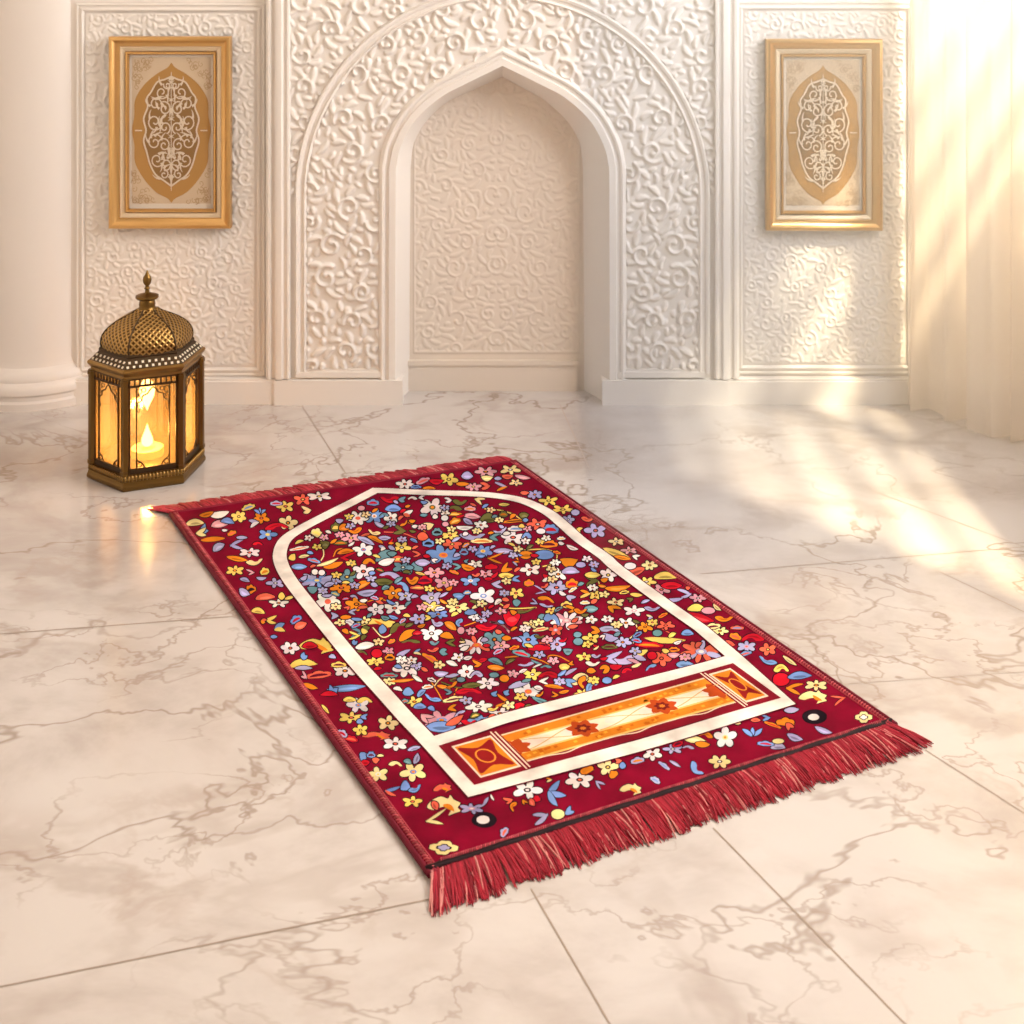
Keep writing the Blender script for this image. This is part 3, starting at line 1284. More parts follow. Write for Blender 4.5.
def grow(pts, g):
    cx = sum(p[0] for p in pts) / len(pts)
    cy = sum(p[1] for p in pts) / len(pts)
    out = []
    for px, py in pts:
        dx, dy = px - cx, py - cy
        L = math.hypot(dx, dy) + 1e-6
        out.append((px + dx / L * g, py + dy / L * g * .85))
    return out


def vary(c, rng, a=.12):
    k = 1.0 + rng.uniform(-a, a)
    return tuple(max(0, min(1, q * k * (1 + rng.uniform(-.05, .05)))) for q in c)


def motif(kind, x, y, w, h, ang, c1, c2, rng, outl=1.15):
    a = math.radians(ang)
    z = nextz()
    col = vary(C[c1], rng)
    od = vary(DARK, rng, .3)
    if kind == 'L' and w > 8 and h > 3.2:
        kind = rng.choices(('L', 'P', 'H', 'Q'), (.40, .22, .20, .18))[0]
    ca, sa = math.cos(a), -math.sin(a)

    def loc(X, Y):
        return (x + X * w * ca - Y * h * sa, y + X * w * sa + Y * h * ca)
    if kind in 'LE':
        s = leaf_shape(x, y, w, h, a, rng, kind == 'L')
        poly_px(grow(s, outl), od, z)
        z = nextz()
        poly_px(s, col, z)
        if kind == 'L' and w > 8 and rng.random() < .75:
            z = nextz()
            s2 = leaf_shape(*loc(.02, .12), w * .6, h * .34, a, rng)
            poly_px(s2, tuple(min(.86, q) for q in (tuple(q * .5 for q in col) if rng.random() < .55 else tuple(q * 1.35 + .04 for q in col))), z)
    elif kind == 'P':       # two leaflets leaving one stalk
        f = rng.choice((-1, 1))
        parts = []
        for sg, L in ((1, rng.uniform(.62, .8)), (-1, rng.uniform(.5, .7))):
            an = a + sg * f * .38
            px_, py_ = loc(-.46 * f, 0)
            T = h * rng.uniform(.42, .55)
            parts.append(leaf_shape(px_ + f * math.cos(an) * L * w / 2, py_ - f * math.sin(an) * L * w / 2 * .8, L * w, T, an, rng))
        for q in parts:
            poly_px(grow(q, outl), od, z)
        z = nextz()
        c3 = vary(C[rng.choice('wlcyso')], rng) if rng.random() < .35 else col
        for q, cc in zip(parts, (col, c3)):
            poly_px(q, cc, z)
            z = nextz()
    elif kind == 'H':       # curled half blossom with a lobed rim
        f = rng.choice((-1, 1))
        nl = rng.choice((3, 4))
        sh = [loc(-.5 * f, .30)]
        for i in range(22):
            t = i / 21
            r = .80 + .20 * abs(math.sin(t * PI * nl))
            sh.append(loc(-.5 * math.cos(t * PI) * f * r, .30 - .82 * math.sin(t * PI) * r))
        sh.append(loc(.5 * f, .30))
        sh.append(loc(.12 * f, .52))
        poly_px(grow(sh, outl), od, z); z = nextz()
        poly_px(sh, col, z); z = nextz()
        c3 = vary(C[rng.choice('roskdby')], rng)
        poly_px([loc(.42 * (math.cos(t)) * f * .8, .22 - .36 * math.sin(t)) for t in np.linspace(0, PI, 9)], c3, z)
    elif kind == 'Q':       # crescent leaf with a hooked tip
        f = rng.choice((-1, 1))
        g = rng.choice((-1, 1))
        up = [(-.5, .15), (-.3, -.32), (0, -.5), (.28, -.30), (.52, .22)]
        dn = [(.34, .26), (.20, .02), (.02, .02), (-.14, .30), (-.34, .36)]
        s = smooth_path([loc(X * f, Y * g) for X, Y in up + dn], 4, True)
        poly_px(grow(s, outl), od, z); z = nextz()
        poly_px(s, col, z); z = nextz()
        if rng.random() < .5:
            q = [loc(X * f, Y * g) for X, Y in ((-.36, .1), (-.16, -.2), (.06, -.28), (.26, -.1), (.05, -.12), (-.16, .02))]
            poly_px(q, tuple(v_ * .55 for v_ in col), z)
    elif kind in 'FG':
        n = rng.choice((5, 5, 6)) if kind == 'F' else 10
        a0 = rng.uniform(0, 6.28)
        pw = .46 if kind == 'F' else .40
        shapes = []
        for i in range(n):
            t = a0 + 2 * PI * i / n + rng.uniform(-.12, .12)
            rr = rng.uniform(.28, .33)
            px, py = x + math.cos(t) * w * rr, y + math.sin(t) * h * rr
            an = math.atan2(-math.sin(t) * h, math.cos(t) * w)
            L = math.hypot(math.cos(t) * w, math.sin(t) * h) * pw
            T = max(min(w, h) * (.37 if kind == 'F' else .22), 1.8)
            shapes.append(leaf_shape(px, py, L * .95, T, an, rng, False))
        for s in shapes:
            poly_px(grow(s, outl), od, z)
        z = nextz()
        if kind == 'F' and min(w, h) > 6:
            poly_px(leaf_shape(x, y, w * .42, h * .42, 0, rng, False), col, z)
            z = nextz()
        alt = c2 if (c2 and kind == 'G') else None
        for i, s in enumerate(shapes):
            cc = C[alt] if (alt and i % 3 == 1) else col
            poly_px(s, vary(cc, rng, .1), z + i * 2e-7)
        z = nextz()
        poly_px(leaf_shape(x, y, w * .26, h * .26, 0, rng, False), C['k'] if not c2 else C[c2], z)
        z = nextz()
        poly_px(leaf_shape(x, y, w * .13, h * .13, 0, rng, False), vary(C[rng.choice('yosw')], rng), z)
    elif kind in 'TV':
        dirs = (35, 90, 145) if kind == 'T' else (50, -10, -60)
        for d in dirs:
            t = math.radians(d + ang)
            bx, by = (x, y + h * .3) if kind == 'T' else (x - w * .4, y)
            L = math.hypot(w * .5 * math.cos(t), h * .6 * math.sin(t)) * (1.5 if kind == 'V' else 1.1)
            mx, my = bx + math.cos(t) * L / 2, by - math.sin(t) * L / 2 * (.75)
            s = leaf_shape(mx, my, L, min(w, h) * .3, t, rng)
            poly_px(grow(s, outl), od, z)
            z = nextz()
            poly_px(s, vary(col, rng, .1), z)
            z = nextz()
    elif kind == 'B':       # flame-like curled leaf
        sh = [(-.5, .1), (-.38, -.22), (-.1, -.45), (.12, -.34), (.2, -.52), (.3, -.3), (.5, -.12), (.42, .1), (.5, .28), (.3, .4), (.14, .5), (.22, .2), (.05, .06), (-.15, .12), (-.3, .22)]
        ca, sa = math.cos(a), -math.sin(a)
        s = smooth_path([(x + (X * w) * ca - (Y * h) * sa, y + (X * w) * sa + (Y * h) * ca) for X, Y in sh], 3, True)
        poly_px(grow(s, outl), od, z)
        z = nextz()
        poly_px(s, col, z)
        z = nextz()
        poly_px(leaf_shape(x + w * .16, y + h * .1, w * .4, h * .26, a - .5, rng), vary(C['o'], rng), z)
    elif kind == 'X':       # four-pointed lobed corner flower
        sh = []
        for i in range(24):
            t = 2 * PI * i / 24
            r = .5 * (1 - .30 * math.cos(4 * t + PI) ** 2 + .08 * math.cos(8 * t)) * (.86 + .14 * math.cos(4 * t))
            sh.append((x + w * r * math.cos(t + a), y + h * r * math.sin(t + a)))
        poly_px(grow(sh, 1.0), od, z); z = nextz()
        poly_px(sh, col, z); z = nextz()
        poly_px([(x + (px - x) * .55, y + (py - y) * .55) for px, py in sh], C['k'], z); z = nextz()
        poly_px([(x + (px - x) * .40, y + (py - y) * .40) for px, py in sh], C[c2 or 'l'], z)


TILES = {'T1': (170, 480, 6.4), 'T2': (270, 610, 6.4), 'T3': (350, 740, 6.4), 'T4': (380, 620, 6.4), 'T5': (500, 680, 6.4), 'T6': (640, 650, 6.4), 'T7': (760, 640, 5.69), 'T8': (620, 560, 6.4),
         'U1': (280, 480, 7.314), 'U2': (390, 450, 7.314), 'U3': (480, 490, 6.4), 'U4': (370, 570, 7.314), 'U5': (490, 570, 7.314), 'U6': (600, 530, 7.314)}
PATTERN = {
'T3': "X 600 690 220 105 8 c l;F 290 25 150 75 0 w;L 410 55 80 25 15 l;L 85 105 45 60 0 b;L 135 95 55 40 0 b;L 100 145 50 35 0 r;L 165 130 45 35 0 s;L 195 102 40 15 0 c;F 180 220 130 80 0 c w;L 290 155 80 35 -5 c;F 405 205 165 100 0 c b;L 370 140 50 30 -20 t;L 425 120 70 35 70 l;L 295 335 150 38 -5 b;L 355 300 60 60 0 b;L 415 315 80 40 25 b;F 400 395 120 60 0 y k;B 590 310 110 55 10 s;B 600 420 200 120 0 c;L 580 500 200 40 12 c;L 545 420 60 40 -60 s;F 780 440 150 55 0 l p;L 855 405 90 25 45 l;L 910 370 40 12 -60 w;E 860 512 140 85 0 k;E 852 512 80 50 0 w;L 985 590 70 45 60 l;L 1000 395 90 35 15 s",
'T5': "F 175 705 180 100 0 w;L 40 780 80 45 15 s;L 85 810 60 40 70 o;L 160 790 50 25 -50 o;L 205 785 50 35 -60 s;L 235 760 50 40 0 r;V 370 725 150 120 0 b;L 305 640 60 25 0 o;F 510 640 170 90 0 w;L 555 575 90 50 20 o;L 645 680 90 25 -40 l;F 690 560 130 90 0 c;L 750 520 60 40 0 s;L 785 550 40 40 0 b;L 725 605 60 45 30 o;B 835 700 130 70 0 c;L 240 890 150 55 20 l;E 370 860 80 60 0 c;L 455 830 90 50 40 b;L 25 975 80 42 50 l;L 880 515 90 40 10 l;F 975 475 110 70 0 w;L 995 640 70 35 -30 l",
'T6': "L 20 695 60 45 0 l;F 210 635 120 50 0 l;L 240 600 70 40 20 r;L 310 625 70 22 -5 l;L 155 740 90 25 -35 l;L 225 730 80 18 -30 l;L 110 835 90 40 -25 l;L 360 760 100 55 -50 b;L 340 570 150 45 -10 c;L 420 545 90 40 -10 o;L 400 605 90 35 -5 o;F 545 560 140 110 0 w c;F 510 715 130 70 0 c;L 625 470 40 18 0 c;T 720 520 150 80 0 b;L 790 435 90 30 0 b;L 740 450 60 25 0 s;L 850 480 120 20 -20 o;L 930 460 120 50 0 o;L 960 500 70 50 -50 s;L 990 560 100 40 -20 l;L 805 600 110 30 -5 b;E 885 585 70 30 0 c;L 885 620 90 40 0 l;L 970 385 90 35 5 l",
'T7': "E 310 437 125 70 0 k;E 305 440 60 35 0 w;L 360 515 100 30 -20 l;X 590 440 115 75 0 c w;B 300 325 150 70 0 c;L 210 280 130 35 -5 o;L 430 345 120 22 15 s;F 320 258 120 50 0 c;L 225 205 130 40 5 b;L 120 165 80 50 0 y;E 120 225 90 70 0 r;L 45 120 100 35 -20 b;L 170 120 90 20 -35 c;F 45 55 90 60 0 s",
'T2': "L 25 65 110 40 0 y;L 80 110 110 60 15 b;L 165 60 80 45 30 b;L 195 100 80 45 20 s;L 25 172 40 20 0 b;F 130 245 110 70 0 w;B 295 230 210 95 0 y;L 255 230 90 40 0 r;L 225 285 70 50 60 b;L 210 345 170 50 5 y;L 215 372 110 25 0 l;L 400 300 45 25 -10 l;F 480 390 140 70 0 w;L 440 350 100 35 0 y;L 310 415 170 45 8 s;L 210 415 70 30 -40 p;L 260 490 90 30 -20 o;L 490 500 230 40 5 b;L 405 500 90 60 70 b;L 380 540 110 30 0 r;F 565 610 140 80 0 w b;L 510 575 80 30 0 y;L 605 580 90 40 0 y;F 520 690 150 60 0 y;L 610 685 60 35 0 b;L 575 715 40 30 0 b;L 355 635 70 18 -50 y;F 755 725 130 80 0 c;F 580 770 90 60 0 y;L 465 790 70 40 -30 l;L 520 825 90 40 -10 r;B 680 805 170 50 0 s;F 800 855 140 80 0 w;L 925 880 80 25 15 l;L 400 38 70 40 0 l;L 540 15 70 25 0 l;B 670 85 230 60 0 y;L 500 85 80 50 0 w;L 535 145 130 35 0 t;L 520 165 110 25 0 y;L 545 200 45 35 70 b;L 620 130 70 60 0 g;L 610 230 110 40 10 w",
'T1': "L 235 220 90 30 15 o;L 315 220 120 40 10 w;L 160 275 110 40 5 c;L 225 310 90 50 30 b;L 215 335 100 45 10 c;L 315 285 100 45 5 p;L 370 265 80 35 -10 b;F 440 235 90 60 0 y;L 500 175 90 35 20 y;T 575 195 80 55 0 b;F 585 245 100 60 0 o;L 520 280 100 45 10 l;L 350 323 35 15 0 w;L 395 340 60 30 20 o;L 460 370 65 20 0 l;L 275 380 150 30 5 o;L 440 415 120 35 5 l;L 310 430 80 45 30 l;F 625 350 110 60 0 b y;L 560 410 60 25 0 r;F 510 465 130 50 0 w;L 430 505 130 30 -10 o;L 540 525 100 40 10 c;F 415 580 110 50 0 y;L 505 593 75 22 0 p;L 605 585 60 45 20 y;L 585 630 60 20 0 l;L 480 640 60 25 -15 l;F 675 660 110 55 0 w;L 515 700 70 55 20 o;L 475 720 70 45 -30 l;L 610 750 120 40 5 s;L 715 745 40 45 0 y;L 765 755 60 20 15 y;F 695 788 120 45 0 w;L 565 840 80 35 -10 y;F 670 895 100 50 0 y;L 605 905 50 40 0 s;F 755 275 110 80 0 w;L 680 300 140 45 5 r;F 740 170 110 60 0 y;F 850 125 120 60 0 s;F 955 105 140 50 0 w;L 860 195 90 40 0 c;L 680 150 80 30 0 l",
'T8': "E 65 40 70 40 0 w;L 100 75 130 45 20 s;F 190 35 90 50 0 c;L 290 105 140 45 0 y;F 170 140 120 50 0 y;F 265 190 110 60 0 p;L 330 165 130 45 0 r;L 400 220 120 35 0 l;L 350 255 100 22 5 l;L 435 180 30 22 0 s;F 500 245 100 45 0 p;L 490 310 110 45 0 y;E 565 325 80 40 0 p;L 620 305 60 22 -40 c;L 510 370 180 50 -15 r;L 665 375 110 40 0 o;L 590 425 110 35 8 c;F 640 455 100 45 0 c;L 750 435 90 25 0 s;L 850 500 140 55 0 r;L 740 490 80 40 -20 o;F 810 555 110 60 0 l p;L 800 600 90 28 15 b;F 930 580 130 70 0 s;L 935 650 130 45 -15 b;L 690 540 90 40 0 s",
'T4': "L 390 685 170 60 0 b;L 310 640 110 45 -30 p;F 395 640 230 90 0 p b;L 480 645 110 38 30 s;F 665 640 170 60 0 b;F 770 600 140 60 0 w;L 480 563 90 32 10 o;L 565 655 80 35 0 r;F 630 555 150 60 0 w",
'U6': "F 120 85 110 50 0 c;L 120 170 200 45 -20 y;L 165 205 120 28 -10 o;F 215 150 120 45 0 p;L 275 205 80 35 -20 w;F 60 330 120 80 0 w;L 130 425 170 36 5 o;L 265 475 80 25 -5 y;F 115 530 110 50 0 c;L 110 590 110 50 -30 o;F 250 590 140 60 0 w p;L 380 575 100 35 0 l;L 355 640 60 32 0 c;L 460 625 70 22 25 o;F 190 680 120 60 0 w;L 85 720 140 50 -10 l;L 60 790 90 45 0 b;F 165 830 110 60 0 l;E 420 755 60 40 0 t;F 330 710 100 60 0 o;F 480 700 120 50 0 s;L 480 805 270 38 -3 y;L 640 755 80 38 0 b;L 360 840 200 40 -3 r;G 740 890 270 150 0 s l;L 540 875 80 32 0 o;L 310 920 130 65 0 y;E 380 920 60 50 0 r;F 450 940 120 90 0 w;L 540 915 80 35 0 p;L 170 945 220 70 0 l;L 240 980 120 45 0 p;L 620 985 110 45 0 b;L 750 985 110 28 15 s;L 70 855 110 32 0 g",
'U1': "L 270 385 80 55 -20 c;L 140 500 140 22 10 w;L 90 565 50 42 40 y;L 175 560 70 20 10 c;L 140 635 100 36 0 b;L 250 590 90 28 -15 b;G 270 735 240 110 0 l b;E 255 675 40 35 0 w;E 305 680 40 35 0 w;L 240 800 70 45 0 t;L 360 765 70 28 15 l;L 350 605 150 22 20 c;L 390 625 130 36 15 o;L 520 570 150 32 0 r;L 330 470 60 50 0 g;L 480 525 110 32 10 o;L 440 460 100 28 0 g;L 470 350 70 45 0 o;L 550 370 90 42 10 o;L 410 345 70 60 0 g;L 435 300 50 28 0 l;F 520 425 130 60 0 p;F 610 510 130 80 0 w b;L 630 445 120 32 -25 l;L 700 435 110 28 -25 o;L 690 385 80 32 -15 c;L 765 425 80 28 0 l;F 570 280 130 80 0 w s;F 690 265 130 90 0 b w;L 730 330 80 26 -25 l;E 595 207 45 30 0 p;L 680 165 85 42 0 b;L 805 140 120 50 0 r;L 830 210 110 45 0 b;F 810 280 90 70 0 w;L 840 360 160 45 -10 g;L 740 500 60 45 0 l;L 770 555 140 60 20 t;L 780 600 110 45 15 w;L 860 580 130 42 5 s;F 890 495 120 60 0 y;L 990 545 80 28 0 s;F 900 640 130 70 0 t;F 490 710 140 90 0 t;F 610 670 140 90 0 w;L 650 600 80 45 0 o;L 760 745 120 55 0 g;L 810 700 140 45 -10 l;L 905 780 110 45 -35 b;L 640 825 130 42 8 l;F 450 790 150 60 0 o;L 600 770 110 45 25 o;F 560 910 150 80 0 o;L 830 830 120 55 0 o;F 910 860 130 60 0 l;L 740 885 80 45 0 o;F 350 890 160 120 0 w s;F 710 950 140 70 0 w;F 840 945 140 80 0 w;L 550 970 80 22 0 l;L 395 995 70 38 0 l;L 980 730 90 60 0 o;L 950 250 90 55 0 w",
'U2': "L 240 225 110 38 20 p;F 110 250 120 60 0 w;L 190 270 80 24 0 b;L 340 230 100 38 0 r;F 430 215 130 80 0 y;L 285 280 90 22 0 o;L 565 190 80 55 0 l;L 530 250 90 28 0 o;F 610 270 110 50 0 p;F 700 160 150 60 0 p;L 710 205 80 38 0 c;L 680 265 110 45 0 s;F 880 145 140 60 0 c;L 860 195 80 32 0 s;L 790 210 50 24 0 l;L 800 270 120 32 0 l;F 920 240 90 40 0 c;L 970 200 110 28 -10 p;L 985 315 60 28 0 s;L 100 365 70 38 0 t;L 165 355 60 24 0 w;L 240 350 60 24 0 w;F 310 420 160 110 0 w g;L 40 435 90 42 0 b;F 170 480 120 80 0 w;L 280 555 70 45 0 c;L 330 490 35 30 0 w;E 400 500 45 35 0 w;E 405 545 40 30 0 p;L 415 370 70 28 0 w;L 510 380 90 42 0 g;L 470 430 100 36 0 g;L 470 470 110 26 0 o;L 475 520 80 42 20 o;L 665 375 90 40 -20 c;L 585 430 80 32 0 p;L 600 485 110 36 -5 p;L 835 400 70 20 0 y;L 570 525 70 32 -30 l;L 545 570 110 26 0 w;F 665 550 90 50 0 w;L 720 505 110 60 0 g;L 830 470 60 38 0 g;L 910 520 170 22 5 o;L 980 480 60 42 0 g;L 920 575 110 36 0 w;F 900 640 160 80 0 w;L 790 600 120 45 20 l;L 780 640 100 36 0 t;L 600 630 160 50 0 l;L 670 665 150 32 0 c;L 1000 630 60 45 0 b;F 440 625 110 50 0 y;L 345 600 70 50 0 t;L 240 635 70 55 0 s;L 280 680 80 55 0 b;F 455 690 120 60 0 w;F 85 715 120 60 0 y;L 15 760 60 32 0 t;L 200 765 120 32 -10 s;L 65 795 120 36 5 s;F 390 770 220 120 0 b o;L 540 745 60 45 0 b;F 680 740 120 70 0 b y;L 830 740 130 36 0 l;L 920 780 90 36 -35 b;L 790 795 150 26 0 o;L 980 760 70 45 0 o;L 870 845 100 45 35 o;F 625 835 100 45 0 w;L 570 860 90 36 -15 o;L 480 855 80 32 0 t;F 330 895 120 60 0 p;L 240 825 100 45 0 l;F 150 860 160 80 0 t;F 700 900 100 50 0 w;L 470 895 70 22 -20 o;L 740 855 90 36 0 r;L 165 950 80 55 0 o;L 260 960 100 55 0 r;L 30 930 100 50 0 l;F 395 975 110 70 0 p;F 580 955 100 60 0 b;L 800 980 110 42 0 l;L 930 945 90 42 10 b;L 1000 880 70 45 0 w;L 850 920 100 36 0 y",
'U3': "F 440 70 120 50 0 y;F 350 30 90 50 0 l;F 530 125 140 50 0 y;E 610 145 50 35 0 l;F 565 190 70 50 0 l;L 640 260 60 45 0 y;F 740 260 130 80 0 l;L 690 185 80 36 0 s;F 370 220 120 60 0 s;L 450 250 100 55 0 b;E 390 265 50 30 0 w;L 520 310 50 20 0 w;L 590 370 70 22 -20 w;L 440 345 110 45 0 o;E 410 415 110 50 0 b;L 295 415 90 45 0 o;L 570 460 100 55 0 o;F 500 540 110 60 0 w;L 580 520 100 40 0 l;E 645 480 55 30 0 l;F 320 510 120 60 0 w;L 250 435 80 26 -30 b;L 180 490 100 40 35 o;L 120 605 110 40 0 l;F 490 625 130 70 0 l;L 590 600 80 55 0 o;L 700 580 110 45 0 g;L 720 545 90 36 0 y;L 660 665 90 32 0 o;F 740 675 80 45 0 y",
'U4': "L 100 90 120 45 0 g;L 240 120 100 45 -35 b;L 310 75 80 60 0 o;L 350 130 110 28 0 s;F 170 170 120 80 0 o;F 260 190 110 60 0 l;F 470 20 120 60 0 p;F 540 95 120 70 0 p g;F 735 80 120 60 0 b w;F 845 30 100 50 0 w;L 940 105 120 45 0 l;L 400 75 110 55 0 r;L 650 190 75 42 0 b;F 830 190 170 100 0 w b;F 450 205 130 90 0 l g;F 440 270 160 60 0 y w;F 640 275 150 60 0 c;L 750 255 130 36 0 g;L 735 310 80 36 0 b;F 500 325 130 50 0 b;F 45 290 110 70 0 w;F 180 280 140 70 0 w;F 360 360 120 60 0 l;L 490 390 80 45 -20 l;L 590 410 90 45 -35 o;L 655 390 60 50 80 b;E 665 445 45 45 0 p;L 565 485 90 42 -10 o;F 450 465 140 90 0 w;L 470 535 60 32 0 t;L 90 435 60 50 80 b;L 200 420 120 50 30 g;L 275 475 130 50 30 o;L 300 525 120 26 0 g;L 610 535 100 32 0 g;G 780 550 220 120 0 w s;F 910 510 140 110 0 t;L 1000 500 60 32 0 o;F 960 555 110 60 0 p;L 850 420 140 50 0 r;L 550 600 80 55 0 t;F 650 640 100 50 0 w;L 600 685 80 32 -20 w;L 260 620 120 55 0 l;L 360 600 80 28 10 b;L 450 650 150 36 -30 o;F 270 720 180 100 0 w;L 140 770 120 32 0 t;L 240 810 160 20 5 o;L 345 795 80 26 -35 w;E 50 610 70 55 0 r;F 40 670 110 50 0 y;L 145 640 70 45 0 o;L 520 760 90 36 0 l;L 580 772 120 28 0 l;L 640 805 110 32 0 g;L 745 845 130 32 5 g;E 665 805 50 30 0 t;L 770 690 90 36 0 o;F 710 745 110 80 0 w;L 780 765 80 45 0 l;L 920 670 100 36 -20 t;L 920 715 110 36 -5 o;L 900 770 80 32 -10 t;F 860 830 140 70 0 w;E 980 800 60 40 0 o;L 800 660 100 36 0 r;L 540 860 90 26 -15 o;L 560 895 80 28 0 t;L 460 940 110 36 -20 b;L 610 945 150 34 10 c;L 280 895 70 55 0 b;L 375 900 70 32 40 b;F 325 965 120 60 0 y;L 365 1000 80 36 0 b;L 720 890 170 45 0 r;L 910 910 80 38 0 b;L 930 955 180 36 0 o;F 790 1000 160 50 0 w;L 1000 890 60 45 0 b",
'U5': "F 190 170 110 60 0 y;L 285 95 70 45 0 o;L 400 60 90 50 0 r;L 205 65 90 32 10 b;L 70 105 110 40 0 l;L 350 150 120 22 -10 l;L 310 230 80 22 -25 l;L 410 215 110 36 -15 o;L 410 262 90 22 -10 l;L 560 255 80 45 0 y;L 580 290 100 36 0 o;L 660 300 80 40 0 o;L 600 215 80 45 -30 l;L 695 240 70 26 0 w;L 740 285 90 45 0 t;F 740 365 80 50 0 w;F 860 360 80 40 0 w;L 195 240 50 45 0 t;L 160 350 110 100 0 r;L 250 300 140 26 12 g;F 80 300 80 40 0 p;G 560 370 210 120 0 w p;L 450 360 120 70 -20 b;L 385 345 60 55 0 t;F 480 440 100 60 0 w l;F 300 400 110 50 0 c;L 370 435 110 26 10 c;F 280 510 150 90 0 b;E 640 475 50 35 0 t;E 645 525 60 45 0 t;L 755 440 100 45 -10 o;F 740 500 110 60 0 y;L 880 440 150 48 -10 l;L 880 495 100 45 -15 l;F 970 530 110 60 0 l;F 490 545 110 80 0 l;L 360 570 160 40 0 r;L 570 595 60 40 0 t;L 230 610 130 40 -15 t;L 270 690 110 26 10 l;L 330 690 100 22 0 t;F 690 635 100 50 0 y;L 775 630 60 28 0 l;L 750 685 90 36 0 w;L 830 735 100 55 30 o;L 740 740 60 36 0 o;L 920 650 180 60 0 l;L 545 710 70 45 0 y;L 410 710 70 22 0 t;L 590 745 90 22 30 l;F 310 765 120 70 0 y;L 430 770 130 50 0 r;L 415 815 110 28 0 w;L 470 855 130 22 -8 o;L 670 805 140 90 0 c;L 600 835 110 50 -30 b;L 675 820 80 55 80 o;L 740 855 90 55 40 b;F 680 905 110 50 0 y;E 855 810 60 40 0 b;F 280 890 180 110 0 w s;L 210 840 140 36 15 l;E 105 795 60 45 0 o;L 40 910 60 36 0 b;L 80 960 160 42 -10 o;L 130 900 60 45 0 b;L 220 1000 100 50 0 r;L 380 960 140 30 -20 t;E 30 770 60 32 0 t;L 920 710 80 36 0 r",
}
VINES = {
'U2': ["690,430 800,440 900,470 960,510 y", "130,530 200,560 260,600 o"],
'U3': ["210,390 400,380 490,410 470,470 400,490 y", "680,540 760,590 740,650 690,660 y"],
'U4': ["690,410 790,370 840,300 820,250 o", "470,850 500,810 540,780 c", "450,820 500,900 530,960 o", "520,820 640,860 760,850 g", "640,860 625,890 615,920 o", "20,420 90,490 150,470 160,410 c", "880,380 960,400 1020,450 p"],
'U5': ["110,640 250,630 370,660 430,690 o", "430,690 430,630 500,630 580,670 o", "0,380 90,400 140,460 p", "60,240 150,280 340,275 y", "300,540 400,535 450,560 s"],
'U1': ["300,440 320,540 300,590 c", "390,560 420,510 500,500 o", "760,380 900,390 1000,430 s", "430,370 460,330 510,340 y", "640,890 720,870 800,890 o"],
'U6': ["200,810 270,740 260,680 c", "240,830 275,770 c", "380,690 450,720 520,760 s", "230,690 330,680 400,700 o"],
}
rng = random.Random(4)
placed = []
LAYER[0] = .00005
# thin vines first, under the flowers
for k_, lst in VINES.items():
    tx_, ty_, sc = TILES[k_]
    for s in lst:
        *pp, c1 = s.split()
        pts = [tuple(map(float, q.split(','))) for q in pp]
        pts = smooth_path([(tx_ + x / sc, ty_ + y / sc) for x, y in pts], 8) if len(pts) > 2 else [(tx_ + x / sc, ty_ + y / sc) for x, y in pts]
        ribbon(pile, pts, 2.2, put_px, 6e-5, DARK)
        ribbon(pile, pts, 1.15, put_px, 9e-5, vary(C[c1], rng))
order = ['T3', 'T5', 'T6', 'T7', 'T2', 'T1', 'T8', 'T4', 'U5', 'U4', 'U1', 'U3', 'U6', 'U2']
MOT = []
for k_ in order:
    tx_, ty_, sc = TILES[k_]
    for s in PATTERN[k_].split(';'):
        p = s.split()
        kind, (x, y, w, h, an) = p[0], map(float, p[1:6])
        x, y, w, h = tx_ + x / sc, ty_ + y / sc, w / sc, h / sc
        own = [(q[0] - x) ** 2 + (q[1] - y) ** 2 for q in placed if q[2] != k_]
        if own and min(own) < 36:
            continue
        placed.append((x, y, k_))
        MOT.append((kind, x, y, w, h, an, p[6], p[7] if len(p) > 7 else None))

# arch band of the rug, its centre line through the photograph
band_px = [(375, 491.0), (350, 504), (325, 516.5), (297, 531.5), (284.5, 541.5), (279.8, 554), (281.5, 565), (287.5, 577), (297.5, 591), (315, 613), (333, 635.5), (358.4, 666), (384, 694), (405, 717.5), (431, 744.5), (473, 791.5)]
band_r = [(375, 491.0), (385, 491.2), (423.5, 493), (469, 494.3), (500, 496.8), (525, 502), (548, 513), (563, 525), (581, 541), (604, 557), (618, 569.5), (661, 601), (701, 629), (735, 658), (790, 701)]


def in_field(x, y):
    """inside the white arch"""
    poly = band_px + list(reversed(band_r))[0:]
    poly = band_px[:-1] + [(433, 742), (735, 660)] + list(reversed(band_r[:-2]))
    c = False
    n = len(poly)
    for i in range(n):
        (xa, ya), (xb, yb) = poly[i], poly[(i + 1) % n]
        if (ya > y) != (yb > y) and x < (xb - xa) * (y - ya) / (yb - ya) + xa:
            c = not c
    return c


# sparse filler blossoms in what the pattern leaves open
rf = random.Random(8)
for _ in range(4200):
    x, y = rf.uniform(180, 880), rf.uniform(470, 850)
    inside = in_field(x, y)
    if not inside:
        continue
    if not all(in_field(x + dx, y + dy) for dx, dy in ((14, 0), (-14, 0), (0, 8), (0, -8))):
        continue
    sz = lerp(.62, 1.0, (y - 480) / 260)
    if min((q[0] - x) ** 2 + ((q[1] - y) * 1.35) ** 2 for q in placed) < (9.2 * sz) ** 2:
        continue
    placed.append((x, y, 'f'))
    if rf.random() < .3:
        MOT.append(('F', x, y, 12 * sz, 7 * sz, 0, rf.choice('wlpcy'), None))
    else:
        MOT.append(('L', x, y, rf.uniform(7, 12) * sz, rf.uniform(3, 5) * sz, rf.uniform(-30, 40), rf.choice('oyblwtsrg'), None))
MOT.sort(key=lambda m: -(m[3] * m[4]))
done = []
